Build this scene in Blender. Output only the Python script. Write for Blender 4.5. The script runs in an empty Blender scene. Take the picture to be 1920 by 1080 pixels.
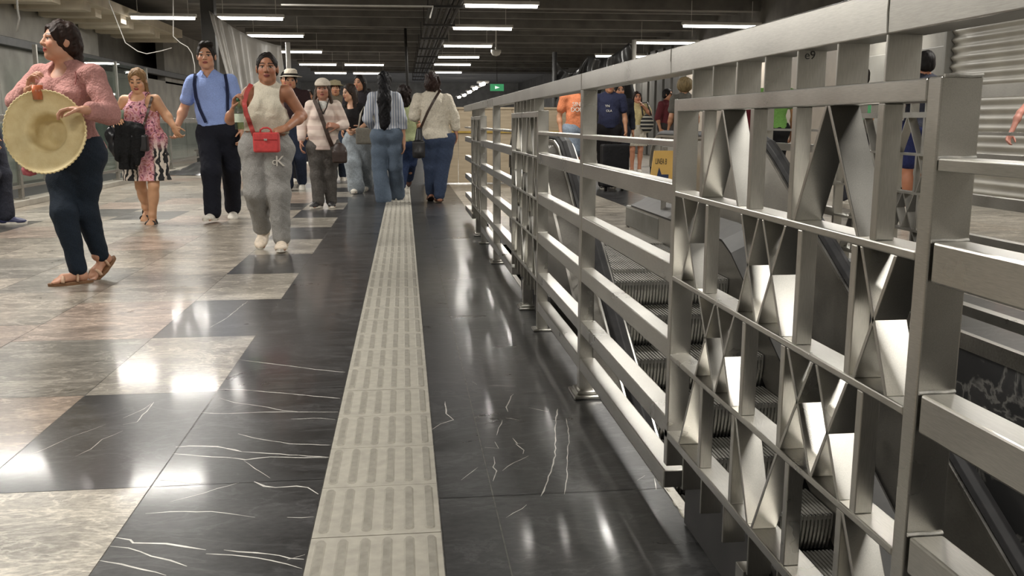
import bpy, bmesh, math, random
import numpy as np
from mathutils import Vector, Matrix

SC = bpy.context.scene
COL = SC.collection
rng = random.Random(7)

# ------------------------------------------------------------------ camera
F_PX, CAM_H, CX, CY = 1720.0, 0.96, 960.0, 540.0
VPX, VPY = 757.0, 230.0                       # where the corridor's direction vanishes
_d = np.array([VPX - CX, -(VPY - CY), -F_PX]); _d /= np.linalg.norm(_d)
YAW = math.asin(_d[0]); PITCH = math.acos(-_d[2] / math.cos(YAW))
C_R = np.array([math.cos(YAW), math.sin(YAW), 0.0])
C_F = np.array([-math.sin(YAW) * math.cos(PITCH), math.cos(YAW) * math.cos(PITCH), -math.sin(PITCH)])
C_U = np.cross(C_R, C_F)
C_P = np.array([0.0, 0.0, CAM_H])

def _ray(u, v): return C_F * F_PX + C_R * (u - CX) - C_U * (v - CY)
def at(u, v, y):
    """the point of the place that stands at distance y along the corridor, seen at u, v"""
    d = _ray(u, v); return C_P + d * (y / d[1])
def on_floor(u, v, z=0.0):
    d = _ray(u, v); return C_P + d * ((z - CAM_H) / d[2])

cam = bpy.data.cameras.new('camera'); camo = bpy.data.objects.new('camera', cam); COL.objects.link(camo)
cam.sensor_width = 36.0; cam.lens = F_PX / 1920.0 * 36.0; cam.clip_start = 0.05; cam.clip_end = 300
M = Matrix(((C_R[0], C_U[0], -C_F[0], 0), (C_R[1], C_U[1], -C_F[1], 0), (C_R[2], C_U[2], -C_F[2], CAM_H), (0, 0, 0, 1)))
camo.matrix_world = M
SC.camera = camo

# ------------------------------------------------------------------ world, exposure
world = bpy.data.worlds.new('world'); SC.world = world; world.use_nodes = True
world.node_tree.nodes['Background'].inputs[0].default_value = (0.95, 0.96, 1.0, 1)
world.node_tree.nodes['Background'].inputs[1].default_value = 0.25
SC.view_settings.view_transform = 'Standard'; SC.view_settings.look = 'None'
SC.view_settings.exposure = 0.42; SC.view_settings.gamma = 1.0; SC.view_settings.use_curve_mapping = False
LAMP_COL = (1.0, 0.965, 0.90)
LAMP_W = 52.0
TUBE_E = 9.0
try:
    SC.cycles.use_denoising = True
    SC.cycles.max_bounces = 8; SC.cycles.diffuse_bounces = 4; SC.cycles.glossy_bounces = 4
    SC.cycles.transmission_bounces = 6; SC.cycles.sample_clamp_indirect = 6.0
except Exception:
    pass

# ------------------------------------------------------------------ materials
def lin(r, g=None, b=None):
    if g is None: r, g, b = r
    f = lambda c: (c / 255 / 12.92) if c / 255 <= 0.04045 else ((c / 255 + 0.055) / 1.055) ** 2.4
    return (f(r), f(g), f(b))

def mat_base(name, col, rough=0.6, metal=0.0, spec=0.5):
    m = bpy.data.materials.new(name); m.use_nodes = True
    nt = m.node_tree; b = nt.nodes['Principled BSDF']
    b.inputs['Base Color'].default_value = (*col, 1); b.inputs['Roughness'].default_value = rough
    b.inputs['Metallic'].default_value = metal; b.inputs['Specular IOR Level'].default_value = spec
    return m, nt, b

def N(nt, t, **kw):
    n = nt.nodes.new(t)
    for k, v in kw.items():
        if k in n.inputs: n.inputs[k].default_value = v
        else: setattr(n, k, v)
    return n

def coords(nt, scale=(1, 1, 1), kind='Object'):
    tc = N(nt, 'ShaderNodeTexCoord'); mp = N(nt, 'ShaderNodeMapping'); mp.inputs['Scale'].default_value = scale
    nt.links.new(tc.outputs[kind], mp.inputs[0]); return mp.outputs[0]

def ramp(nt, src, stops):
    r = N(nt, 'ShaderNodeValToRGB'); e = r.color_ramp.elements
    while len(e) < len(stops): e.new(0.5)
    for el, (p, c) in zip(e, stops): el.position = p; el.color = (*c, 1) if len(c) == 3 else c
    nt.links.new(src, r.inputs[0]); return r.outputs[0]

def noisy(name, c1, c2, scale=8.0, rough=0.6, metal=0.0, bump=0.0, stretch=(1, 1, 1), detail=6.0, rvar=0.0, spec=0.5, lo=0.3, hi=0.7):
    m, nt, b = mat_base(name, c1, rough, metal, spec)
    co = coords(nt, stretch)
    n = N(nt, 'ShaderNodeTexNoise', Scale=scale, Detail=detail); nt.links.new(co, n.inputs['Vector'])
    nt.links.new(ramp(nt, n.outputs[0], [(lo, c1), (hi, c2)]), b.inputs['Base Color'])
    if rvar:
        mr = N(nt, 'ShaderNodeMapRange'); mr.inputs[3].default_value = max(0.02, rough - rvar); mr.inputs[4].default_value = rough + rvar
        nt.links.new(n.outputs[0], mr.inputs[0]); nt.links.new(mr.outputs[0], b.inputs['Roughness'])
    if bump:
        bp = N(nt, 'ShaderNodeBump', Strength=bump, Distance=0.01); nt.links.new(n.outputs[0], bp.inputs['Height']); nt.links.new(bp.outputs[0], b.inputs['Normal'])
    return m

def steel(name, col, rough, stretch, scale=30.0, rvar=0.035, var=0.68):
    """brushed stainless steel with smears"""
    m, nt, b = mat_base(name, col, rough, 1.0)
    co = coords(nt, stretch)
    n = N(nt, 'ShaderNodeTexNoise', Scale=scale, Detail=4.0); nt.links.new(co, n.inputs['Vector'])
    co2 = coords(nt, (1, 1, 1)); n2 = N(nt, 'ShaderNodeTexNoise', Scale=5.0, Detail=4.0, Roughness=0.55); nt.links.new(co2, n2.inputs['Vector'])
    mx = N(nt, 'ShaderNodeMath', operation='ADD'); nt.links.new(n.outputs[0], mx.inputs[0]); nt.links.new(n2.outputs[0], mx.inputs[1])
    hf = N(nt, 'ShaderNodeMath', operation='MULTIPLY'); hf.inputs[1].default_value = 0.5; nt.links.new(mx.outputs[0], hf.inputs[0])
    nt.links.new(ramp(nt, hf.outputs[0], [(0.3, tuple(c * var for c in col)), (0.68, col)]), b.inputs['Base Color'])
    mr = N(nt, 'ShaderNodeMapRange'); mr.inputs[1].default_value = 0.3; mr.inputs[2].default_value = 0.7
    mr.inputs[3].default_value = max(0.05, rough - rvar); mr.inputs[4].default_value = rough + rvar
    nt.links.new(n2.outputs[0], mr.inputs[0]); nt.links.new(mr.outputs[0], b.inputs['Roughness'])
    return m

def marble(name):
    """polished marble slabs: slab colour from the mesh, clouds and fine veins on top"""
    m, nt, b = mat_base(name, (0.3, 0.3, 0.3), 0.2)
    at_ = N(nt, 'ShaderNodeAttribute'); at_.attribute_name = 'Col'
    sh = N(nt, 'ShaderNodeAttribute'); sh.attribute_name = 'Shift'
    tc = N(nt, 'ShaderNodeTexCoord'); add = N(nt, 'ShaderNodeVectorMath', operation='ADD')
    mul = N(nt, 'ShaderNodeVectorMath', operation='SCALE'); mul.inputs['Scale'].default_value = 37.0
    nt.links.new(sh.outputs['Color'], mul.inputs[0])
    nt.links.new(tc.outputs['Object'], add.inputs[0]); nt.links.new(mul.outputs[0], add.inputs[1])
    mp = N(nt, 'ShaderNodeMapping'); mp.inputs['Scale'].default_value = (0.8, 1.7, 1); mp.inputs['Rotation'].default_value = (0, 0, 0.12)
    nt.links.new(add.outputs[0], mp.inputs[0])
    cl = N(nt, 'ShaderNodeTexNoise', Scale=3.2, Detail=9.0, Roughness=0.66, Distortion=0.7); nt.links.new(mp.outputs[0], cl.inputs['Vector'])
    vn = N(nt, 'ShaderNodeTexNoise', Scale=2.6, Detail=6.0, Roughness=0.6, Distortion=1.6); nt.links.new(mp.outputs[0], vn.inputs['Vector'])
    vein = ramp(nt, vn.outputs[0], [(0.46, (0, 0, 0)), (0.50, (1, 1, 1)), (0.515, (0.1, 0.1, 0.1)), (0.56, (0, 0, 0))])
    cloud = ramp(nt, cl.outputs[0], [(0.30, (0.55, 0.54, 0.52)), (0.5, (0.95, 0.94, 0.93)), (0.70, (1.5, 1.48, 1.45))])
    m1 = N(nt, 'ShaderNodeMix', data_type='RGBA', blend_type='MULTIPLY'); m1.inputs[0].default_value = 1.0
    nt.links.new(at_.outputs['Color'], m1.inputs[6]); nt.links.new(cloud, m1.inputs[7])
    gr = N(nt, 'ShaderNodeTexNoise', Scale=45.0, Detail=5.0, Roughness=0.7); nt.links.new(mp.outputs[0], gr.inputs['Vector'])
    m3 = N(nt, 'ShaderNodeMix', data_type='RGBA', blend_type='MULTIPLY'); m3.inputs[0].default_value = 1.0; nt.links.new(m1.outputs[2], m3.inputs[6])
    nt.links.new(ramp(nt, gr.outputs[0], [(0.3, (0.6, 0.6, 0.6)), (0.7, (1.45, 1.45, 1.43))]), m3.inputs[7])
    ad = N(nt, 'ShaderNodeMix', data_type='RGBA', blend_type='ADD'); ad.inputs[0].default_value = 0.75
    vm = N(nt, 'ShaderNodeMix', data_type='RGBA', blend_type='MULTIPLY'); vm.inputs[0].default_value = 1.0; nt.links.new(vein, vm.inputs[6]); nt.links.new(at_.outputs['Color'], vm.inputs[7]); nt.links.new(m3.outputs[2], ad.inputs[6]); nt.links.new(vm.outputs[2], ad.inputs[7]); nt.links.new(ad.outputs[2], b.inputs['Base Color'])
    mr = N(nt, 'ShaderNodeMapRange'); mr.inputs[3].default_value = 0.20; mr.inputs[4].default_value = 0.42
    nt.links.new(cl.outputs[0], mr.inputs[0]); nt.links.new(mr.outputs[0], b.inputs['Roughness'])
    b.inputs['Coat Weight'].default_value = 0.28; b.inputs['Coat Roughness'].default_value = 0.10; b.inputs['Specular IOR Level'].default_value = 0.26
    return m

def cloth(name, rgb, rough=0.85, var=0.82, scale=60.0, bump=0.25, weave=True):
    c = lin(rgb); m, nt, b = mat_base(name, c, rough, 0, 0.25)
    co = coords(nt); n = N(nt, 'ShaderNodeTexNoise', Scale=scale, Detail=4.0); nt.links.new(co, n.inputs['Vector'])
    n2 = N(nt, 'ShaderNodeTexNoise', Scale=9.0, Detail=3.0, Distortion=0.6); nt.links.new(co, n2.inputs['Vector'])
    nt.links.new(ramp(nt, n.outputs[0], [(0.3, tuple(x * var for x in c)), (0.7, tuple(min(1, x * 1.08) for x in c))]), b.inputs['Base Color'])
    ad = N(nt, 'ShaderNodeMath', operation='MULTIPLY_ADD'); ad.inputs[1].default_value = 3.0
    nt.links.new(n2.outputs[0], ad.inputs[0]); nt.links.new(n.outputs[0], ad.inputs[2])
    bp = N(nt, 'ShaderNodeBump', Strength=bump, Distance=0.022); nt.links.new(ad.outputs[0], bp.inputs['Height']); nt.links.new(bp.outputs[0], b.inputs['Normal'])
    return m

def striped(name, c1, c2, period, axis='Z', duty=0.5):
    c1, c2 = lin(c1), lin(c2); m, nt, b = mat_base(name, c1, 0.85, 0, 0.25)
    co = coords(nt); sp = N(nt, 'ShaderNodeSeparateXYZ'); nt.links.new(co, sp.inputs[0])
    w = N(nt, 'ShaderNodeMath', operation='MULTIPLY'); w.inputs[1].default_value = 1 / period; nt.links.new(sp.outputs[axis], w.inputs[0])
    f = N(nt, 'ShaderNodeMath', operation='FRACT'); nt.links.new(w.outputs[0], f.inputs[0])
    r = N(nt, 'ShaderNodeValToRGB'); r.color_ramp.interpolation = 'CONSTANT'; e = r.color_ramp.elements
    e[0].position = 0; e[0].color = (*c1, 1); e[1].position = duty; e[1].color = (*c2, 1)
    nt.links.new(f.outputs[0], r.inputs[0]); nt.links.new(r.outputs[0], b.inputs['Base Color']); return m

def vcol(name, rough=0.5, spec=0.4, sss=0.0, bump=0.0, bscale=150):
    m, nt, b = mat_base(name, (0.5, 0.5, 0.5), rough, 0, spec)
    a = N(nt, 'ShaderNodeAttribute'); a.attribute_name = 'Col'; nt.links.new(a.outputs['Color'], b.inputs['Base Color'])
    if bump:
        n = N(nt, 'ShaderNodeTexNoise', Scale=bscale, Detail=3.0); nt.links.new(coords(nt), n.inputs['Vector'])
        bp = N(nt, 'ShaderNodeBump', Strength=bump, Distance=0.004); nt.links.new(n.outputs[0], bp.inputs['Height']); nt.links.new(bp.outputs[0], b.inputs['Normal'])
    return m

def glassy(name, tint=(0.85, 0.9, 0.88), rough=0.02, clear=0.8):
    m = bpy.data.materials.new(name); m.use_nodes = True; nt = m.node_tree; nt.nodes.clear()
    out = N(nt, 'ShaderNodeOutputMaterial'); tr = N(nt, 'ShaderNodeBsdfTransparent'); tr.inputs[0].default_value = (*tint, 1)
    gl = N(nt, 'ShaderNodeBsdfGlossy'); gl.inputs['Roughness'].default_value = rough
    fr = N(nt, 'ShaderNodeLayerWeight', Blend=0.12); ad = N(nt, 'ShaderNodeMath', operation='MULTIPLY_ADD'); ad.inputs[1].default_value = 0.5; ad.inputs[2].default_value = (1 - clear) * 0.25
    nt.links.new(fr.outputs['Facing'], ad.inputs[0])
    mx = N(nt, 'ShaderNodeMixShader'); nt.links.new(ad.outputs[0], mx.inputs[0]); nt.links.new(tr.outputs[0], mx.inputs[1]); nt.links.new(gl.outputs[0], mx.inputs[2])
    nt.links.new(mx.outputs[0], out.inputs[0]); return m

def emit(name, col, strength):
    m = bpy.data.materials.new(name); m.use_nodes = True; nt = m.node_tree; nt.nodes.clear()
    out = N(nt, 'ShaderNodeOutputMaterial'); e = N(nt, 'ShaderNodeEmission'); e.inputs[0].default_value = (*col, 1); e.inputs[1].default_value = strength
    nt.links.new(e.outputs[0], out.inputs[0]); return m

STEEL_V = steel('brushed_steel_upright', (0.55, 0.535, 0.495), 0.30, (40, 40, 2))
STEEL_H = steel('brushed_steel_level', (0.55, 0.535, 0.495), 0.30, (40, 2, 40))
STEEL_D = steel('dull_steel', (0.42, 0.40, 0.36), 0.42, (3, 3, 3), var=0.6)
STEEL_P = steel('panel_steel', (0.46, 0.44, 0.40), 0.42, (2, 2, 14))
STEEL_K = steel('brushed_steel_dark', (0.44, 0.425, 0.39), 0.36, (40, 2, 40))
CHROME = steel('bright_steel', (0.62, 0.60, 0.56), 0.30, (10, 2, 10), rvar=0.05)
MARBLE = marble('polished_marble')
VEIN = noisy('white_marble_vein', (0.80, 0.78, 0.72), (0.50, 0.48, 0.44), 25, 0.25)
GROUT = noisy('floor_grout', (0.20, 0.19, 0.17), (0.09, 0.085, 0.08), 30, 0.7)
RUBBER = noisy('black_rubber', (0.014, 0.014, 0.015), (0.026, 0.025, 0.025), 12, 0.5, spec=0.15)
DARK_CONC = noisy('dark_ceiling_concrete', (0.11, 0.104, 0.094), (0.18, 0.17, 0.152), 2.5, 0.9, bump=0.3)
BLACK_PAINT = noisy('black_painted_metal', (0.02, 0.02, 0.02), (0.04, 0.038, 0.036), 6, 0.55)
TAN_CONC = noisy('tan_concrete', (0.62, 0.55, 0.43), (0.46, 0.41, 0.32), 3.0, 0.9, bump=0.3)
GREY_CONC = noisy('grey_concrete', (0.34, 0.325, 0.29), (0.22, 0.21, 0.19), 2.2, 0.85, bump=0.25)
PLY = noisy('pale_plywood', (0.52, 0.43, 0.30), (0.40, 0.32, 0.22), 3.0, 0.6, stretch=(1, 1, 8), bump=0.1)
PLASTIC_BLACK = noisy('black_plastic_sheet', (0.03, 0.03, 0.031), (0.05, 0.05, 0.05), 4, 0.26)
PLASTIC_SILVER = noisy('silver_black_sheet', (0.62, 0.60, 0.56), (0.40, 0.39, 0.37), 2.2, 0.30, spec=1.0)
WHITE_PAINT = noisy('white_paint', (0.62, 0.60, 0.55), (0.50, 0.48, 0.44), 5, 0.5)
TACTILE = noisy('pale_concrete_tile', (0.40, 0.375, 0.315), (0.31, 0.29, 0.245), 26, 0.6, bump=0.08, detail=9)
TACTILE_BAR = noisy('worn_bar_top', (0.30, 0.28, 0.235), (0.22, 0.205, 0.17), 40, 0.5, bump=0.05)
SHEET_WALL = noisy('corrugated_sheet', (0.50, 0.48, 0.42), (0.38, 0.36, 0.32), 2.0, 0.5)
GLASS = glassy('clear_glass')

# ------------------------------------------------------------------ objects
def put(o, parent=None):
    COL.objects.link(o)
    if parent is not None: o.parent = parent
    return o

def tag(o, label=None, cat=None, group=None, kind=None):
    if label: o['label'] = label
    if cat: o['category'] = cat
    if group: o['group'] = group
    if kind: o['kind'] = kind
    return o

def empty(name, loc, label, cat, group=None):
    o = bpy.data.objects.new(name, None); o.empty_display_size = 0.1; o.location = loc; put(o); return tag(o, label, cat, group)

class MB:
    """collects boxes, bars, tubes and strips; build() links them as one mesh object"""
    def __init__(s): s.v = []; s.f = []; s.mi = []
    def add(s, vs, fs, mi=0):
        n = len(s.v); s.v += [tuple(map(float, p)) for p in vs]; s.f += [tuple(i + n for i in f) for f in fs]; s.mi += [mi] * len(fs); return s
    def box(s, x0, x1, y0, y1, z0, z1, mi=0):
        v = [(x, y, z) for x in (x0, x1) for y in (y0, y1) for z in (z0, z1)]
        return s.add(v, [(0, 1, 3, 2), (4, 6, 7, 5), (0, 4, 5, 1), (2, 3, 7, 6), (0, 2, 6, 4), (1, 5, 7, 3)], mi)
    def bar(s, y0, z0, y1, z1, t, x0, x1, mi=0):
        """flat bar lying in the railing's plane from (y0,z0) to (y1,z1), t thick, ends cut level"""
        dy = y1 - y0; dz = z1 - z0; L = math.hypot(dy, dz); h = t / 2 * L / max(abs(dz), 1e-6)
        pts = [(y0 - h, z0), (y0 + h, z0), (y1 + h, z1), (y1 - h, z1)]
        v = [(x0, y, z) for y, z in pts] + [(x1, y, z) for y, z in pts]
        return s.add(v, [(0, 1, 2, 3), (7, 6, 5, 4), (0, 4, 5, 1), (1, 5, 6, 2), (2, 6, 7, 3), (3, 7, 4, 0)], mi)
    def tube(s, pts, r, n=8, mi=0, caps=True):
        pts = [np.array(p, float) for p in pts]; rs = r if isinstance(r, (list, tuple)) else [r] * len(pts)
        base = len(s.v); prev = None
        for i, p in enumerate(pts):
            d = pts[min(i + 1, len(pts) - 1)] - pts[max(i - 1, 0)]; d /= (np.linalg.norm(d) + 1e-9)
            if prev is None:
                a = np.array([0, 0, 1.0]) if abs(d[2]) < 0.9 else np.array([1.0, 0, 0]); prev = np.cross(d, a)
            u = prev - d * (prev @ d); u /= (np.linalg.norm(u) + 1e-9); w = np.cross(d, u); prev = u
            for k in range(n):
                a = 2 * math.pi * k / n; s.v.append(tuple(p + rs[i] * (math.cos(a) * u + math.sin(a) * w)))
        for i in range(len(pts) - 1):
            for k in range(n):
                a = base + i * n + k; b = base + i * n + (k + 1) % n; s.f.append((a, b, b + n, a + n)); s.mi.append(mi)
        if caps:
            s.f.append(tuple(base + k for k in range(n))[::-1]); s.f.append(tuple(base + (len(pts) - 1) * n + k for k in range(n))); s.mi += [mi, mi]
        return s
    def lathe(s, prof, c=(0, 0, 0), n=24, axis=(0, 0, 1), mi=0):
        c = np.array(c, float); w = np.array(axis, float); w /= np.linalg.norm(w)
        a = np.array([1.0, 0, 0]) if abs(w[0]) < 0.9 else np.array([0, 1.0, 0]); u = np.cross(w, a); u /= np.linalg.norm(u); q = np.cross(w, u)
        base = len(s.v)
        for r, h in prof:
            for k in range(n):
                t = 2 * math.pi * k / n; s.v.append(tuple(c + w * h + r * (math.cos(t) * u + math.sin(t) * q)))
        for i in range(len(prof) - 1):
            for k in range(n):
                a0 = base + i * n + k; b0 = base + i * n + (k + 1) % n; s.f.append((a0, b0, b0 + n, a0 + n)); s.mi.append(mi)
        return s
    def prism(s, poly, x0, x1, mi=0):
        """polygon in the y-z plane pushed from x0 to x1"""
        n = len(poly); v = [(x0, y, z) for y, z in poly] + [(x1, y, z) for y, z in poly]
        f = [tuple(range(n)), tuple(range(2 * n - 1, n - 1, -1))] + [(i, i + n, (i + 1) % n + n, (i + 1) % n) for i in range(n)]
        return s.add(v, f, mi)
    def sweep(s, prof, path, mi=0, normal=False, close=True):
        """cross-section (x,h) carried along a path of (y,z)"""
        base = len(s.v); n = len(prof); P = [np.array(p, float) for p in path]
        for i, p in enumerate(P):
            d = P[min(i + 1, len(P) - 1)] - P[max(i - 1, 0)]; d /= np.linalg.norm(d); nn = np.array([-d[1], d[0]]) if normal else np.array([0, 1.0])
            for x, h in prof: q = p + nn * h; s.v.append((x, q[0], q[1]))
        m = n if close else n - 1
        for i in range(len(P) - 1):
            for k in range(m):
                a = base + i * n + k; b = base + i * n + (k + 1) % n; s.f.append((a, b, b + n, a + n)); s.mi.append(mi)
        if close:
            s.f.append(tuple(base + k for k in range(n))); s.f.append(tuple(base + (len(P) - 1) * n + k for k in range(n))[::-1]); s.mi += [mi, mi]
        return s
    def grid(s, fn, nu, nv, mi=0):
        base = len(s.v)
        for i in range(nu + 1):
            for j in range(nv + 1): s.v.append(tuple(fn(i / nu, j / nv)))
        for i in range(nu):
            for j in range(nv):
                a = base + i * (nv + 1) + j; s.f.append((a, a + 1, a + nv + 2, a + nv + 1)); s.mi.append(mi)
        return s
    def build(s, name, mats, parent=None, smooth=False, bevel=0.0, solid=0.0, origin=None, recalc=True):
        if not isinstance(mats, (list, tuple)): mats = [mats]
        off = np.array(parent.matrix_world.translation if parent is not None and origin is None else (origin if origin is not None else (0, 0, 0)), float)
        if parent is not None:
            off = np.zeros(3); q = parent
            while q is not None: off += np.array(q.location); q = q.parent
        me = bpy.data.meshes.new(name); me.from_pydata([tuple(np.array(p) - off) for p in s.v], [], s.f)
        for m in mats: me.materials.append(m)
        if len(mats) > 1: me.polygons.foreach_set('material_index', s.mi)
        if recalc:
            bm = bmesh.new(); bm.from_mesh(me); bmesh.ops.recalc_face_normals(bm, faces=bm.faces); bm.to_mesh(me); bm.free()
        if smooth: me.polygons.foreach_set('use_smooth', [True] * len(me.polygons))
        o = bpy.data.objects.new(name, me); put(o, parent)
        if origin is not None and parent is None: o.location = origin
        if bevel:
            md = o.modifiers.new('edge', 'BEVEL'); md.width = bevel; md.segments = 2; md.limit_method = 'ANGLE'; md.angle_limit = 0.6
        if solid:
            md = o.modifiers.new('thick', 'SOLIDIFY'); md.thickness = solid
        return o

def struct(o): o['kind'] = 'structure'; return o
# ------------------------------------------------------------------ floor
LT = (0.285, 0.262, 0.225); TAN = (0.265, 0.235, 0.195); PINK = (0.28, 0.222, 0.182); GREYM = (0.20, 0.185, 0.16); DK = (0.034, 0.034, 0.035)
X_STRIP0, X_STRIP1 = -0.236, 0.070
VOID_X0, VOID_X1, VOID_Y1 = 0.69, 2.55, 7.25

def build_floor():
    V = []; Fc = []; C = []; S = []; MI = []
    r = random.Random(3)
    def slab(x0, x1, y0, y1, col, z=0.0, mi=0):
        g = 0.0016; n = len(V); V.extend([(x0 + g, y0 + g, z), (x1 - g, y0 + g, z), (x1 - g, y1 - g, z), (x0 + g, y1 - g, z)])
        Fc.append((n, n + 1, n + 2, n + 3)); k = r.uniform(0.92, 1.08); C.append(tuple(c * k for c in col)); S.append((r.random(), r.random(), r.random())); MI.append(mi)
    YJ = [2.42 + 0.893 * k for k in range(-6, 46)]
    for i, y0 in enumerate(YJ[:-1]):
        y1 = YJ[i + 1]
        slab(-0.693, X_STRIP0, y0, y1, DK)                                   # dark column beside the strip
        slab(X_STRIP0, X_STRIP1, y0, y1, GREYM)
        slab(-1.152, -0.693, y0, y1, DK if (i - 6) % 2 == 0 else LT)            # chequered column
        for k in range(12):                                                   # wide pale field
            x1 = -1.152 - 0.605 * k; x0 = x1 - 0.605
            c = r.choice([TAN, TAN, LT, PINK, PINK, TAN, GREYM, TAN])
            yo = y0 + (0.35 if k % 2 else 0.0)
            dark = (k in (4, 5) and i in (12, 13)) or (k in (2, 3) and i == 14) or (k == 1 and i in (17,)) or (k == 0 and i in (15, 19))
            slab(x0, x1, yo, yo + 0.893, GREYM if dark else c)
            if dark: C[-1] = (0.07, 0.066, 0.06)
    YR = [2.252 + 0.905 * k for k in range(-6, 46)]
    for i, y0 in enumerate(YR[:-1]):
        y1 = YR[i + 1]
        slab(X_STRIP1, 0.212, y0, y1, DK); slab(0.212, VOID_X0, y0, y1, DK)
    for i, y0 in enumerate(YR[:-1]):
        y1 = YR[i + 1]
        for k in range(12):
            x0 = VOID_X1 + 0.605 * k; slab(x0, x0 + 0.605, y0, y1, DK if k == 0 else r.choice([TAN, LT, LT, GREYM]))
        if y0 >= VOID_Y1 - 0.2:
            ya = max(y0, VOID_Y1)
            for k in range(3): slab(VOID_X0 + 0.62 * k, VOID_X0 + 0.62 * (k + 1), ya, y1, r.choice([LT, TAN, LT, GREYM]))
    # grout bed under the slabs
    def bed(x0, x1, y0, y1):
        n = len(V); V.extend([(x0, y0, -0.0015), (x1, y0, -0.0015), (x1, y1, -0.0015), (x0, y1, -0.0015)])
        Fc.append((n, n + 1, n + 2, n + 3)); C.append((0.1, 0.1, 0.1)); S.append((0, 0, 0)); MI.append(2)
    bed(-8.4, VOID_X0, -3.0, 42.5); bed(VOID_X0, VOID_X1, VOID_Y1, 42.5); bed(VOID_X1, 9.8, -3.0, 42.5)
    # white veins drawn across the dark slabs
    def vein(px, w, sc, ox, oy):
        P = [on_floor(ox + x / sc, oy + y / sc) for x, y in px]
        Q = []
        for a, b in zip(P[:-1], P[1:]):                                       # ragged subdivision
            m = max(1, int(np.linalg.norm(b - a) / 0.03))
            for t in range(m): Q.append(a + (b - a) * t / m + (np.array([r.gauss(0, 1), r.gauss(0, 1), 0]) * 0.0018 if 0 < t else 0))
        Q.append(P[-1]); L = []; R = []
        for i, p in enumerate(Q):
            d = Q[min(i + 1, len(Q) - 1)] - Q[max(i - 1, 0)]; nrm = np.array([-d[1], d[0], 0]) / (np.linalg.norm(d) + 1e-9)
            ww = w * (0.55 + 0.7 * r.random()) * (0.35 if i in (0, len(Q) - 1) else 1)
            L.append(p + nrm * ww); R.append(p - nrm * ww)
        for i in range(len(Q) - 1):
            n = len(V)
            for p in (L[i], R[i], R[i + 1], L[i + 1]): V.append((p[0], p[1], 0.0003))
            Fc.append((n, n + 1, n + 2, n + 3)); C.append((0.6, 0.6, 0.6)); S.append((0, 0, 0)); MI.append(1)
    A = (2.8235, 0, 700)
    for w, px in [(1.6, [(1150,85),(1300,88),(1500,105),(1800,133)]), (1.0, [(1160,130),(1240,155),(1420,180),(1500,197),(1590,205)]), (1.5, [(1065,208),(1200,213),(1400,205),(1590,205),(1790,205)]),
                  (1.2, [(1540,242),(1700,238),(1775,245)]), (1.4, [(1260,320),(1400,352),(1530,373),(1750,380)]), (2.4, [(930,390),(1000,385),(1150,388),(1280,415)]), (1.4, [(1280,415),(1430,425),(1740,445)]),
                  (1.7, [(915,425),(1050,437),(1200,445),(1300,458),(1430,443),(1730,447)]), (0.8, [(1290,462),(1350,505),(1430,555)]), (1.6, [(820,565),(950,573),(1000,585),(1065,583)]),
                  (0.8, [(900,680),(1000,655),(1150,610),(1265,578)]), (2.2, [(1345,573),(1400,598),(1460,605),(1570,597),(1630,605),(1685,640)]), (1.3, [(770,743),(900,733),(1120,732),(1250,748),(1350,763)]),
                  (1.9, [(605,868),(690,882),(705,898),(880,902),(980,918),(1090,935)]), (1.5, [(580,915),(680,925),(800,968),(900,990),(990,1022)]), (1.6, [(1185,935),(1350,950),(1480,965),(1535,980),(1610,985)]),
                  (1.2, [(1520,988),(1615,960)]), (1.6, [(520,990),(640,1010),(760,1040),(880,1070)]), (1.2, [(1090,955),(1300,970),(1430,990),(1600,1035)]), (1.0, [(1520,763),(1660,760)]),
                  (0.9, [(10,495),(130,440),(240,400),(380,335)]), (0.7, [(380,335),(560,270)]), (0.9, [(400,440),(480,402),(540,350),(650,305)]), (1.0, [(650,272),(725,258),(790,185),(815,152)]), (0.7, [(650,238),(760,190),(800,160)]), (0.6, [(110,520),(240,488)])]:
        vein(px, w * 0.0016, *A)
    for px in ([(1100,870),(1300,895),(1450,915),(1590,928)], [(965,722),(1040,680),(1140,600)]): vein(px, 0.0022, 2.454, 0, 320)
    for w, px in [(1.3, [(755,190),(740,300),(745,400),(725,500),(690,600),(665,655)]), (0.9, [(800,240),(815,330),(805,450),(805,560),(790,645)]), (1.1, [(520,110),(480,180),(490,205)]), (1.2, [(480,240),(500,240),(550,250)]),
                  (1.2, [(515,345),(540,375),(580,375)]), (1.1, [(530,375),(575,410),(570,430)]), (0.9, [(600,440),(560,460),(490,495),(460,520)]), (1.2, [(415,445),(420,480),(410,500),(430,520),(420,545)]), (1.2, [(430,520),(410,575)]),
                  (1.2, [(85,300),(130,270),(200,248),(160,215),(155,150)]), (1.4, [(365,395),(440,400),(420,365)]), (1.2, [(380,65),(530,68)]), (1.2, [(600,183),(705,205),(705,190)]), (0.7, [(480,770),(590,700)]), (0.8, [(1270,560),(1280,620)]),
                  (0.8, [(460,250),(430,330)]), (0.7, [(240,570),(330,500)]), (0.8, [(300,45),(325,60)]), (0.9, [(1180,570),(1220,545)])]:
        vein(px, w * 0.0014, 2.842, 780, 700)
    me = bpy.data.meshes.new('floor'); me.from_pydata(V, [], Fc)
    for m in (MARBLE, VEIN, GROUT): me.materials.append(m)
    me.polygons.foreach_set('material_index', MI)
    for nm, src in (('Col', C), ('Shift', S)):
        a = me.color_attributes.new(nm, 'FLOAT_COLOR', 'CORNER')
        a.data.foreach_set('color', np.repeat(np.array([(*c, 1) for c in src], dtype=np.float32), 4, axis=0).ravel())
    o = bpy.data.objects.new('floor', me); put(o); return struct(o)
build_floor()

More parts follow.
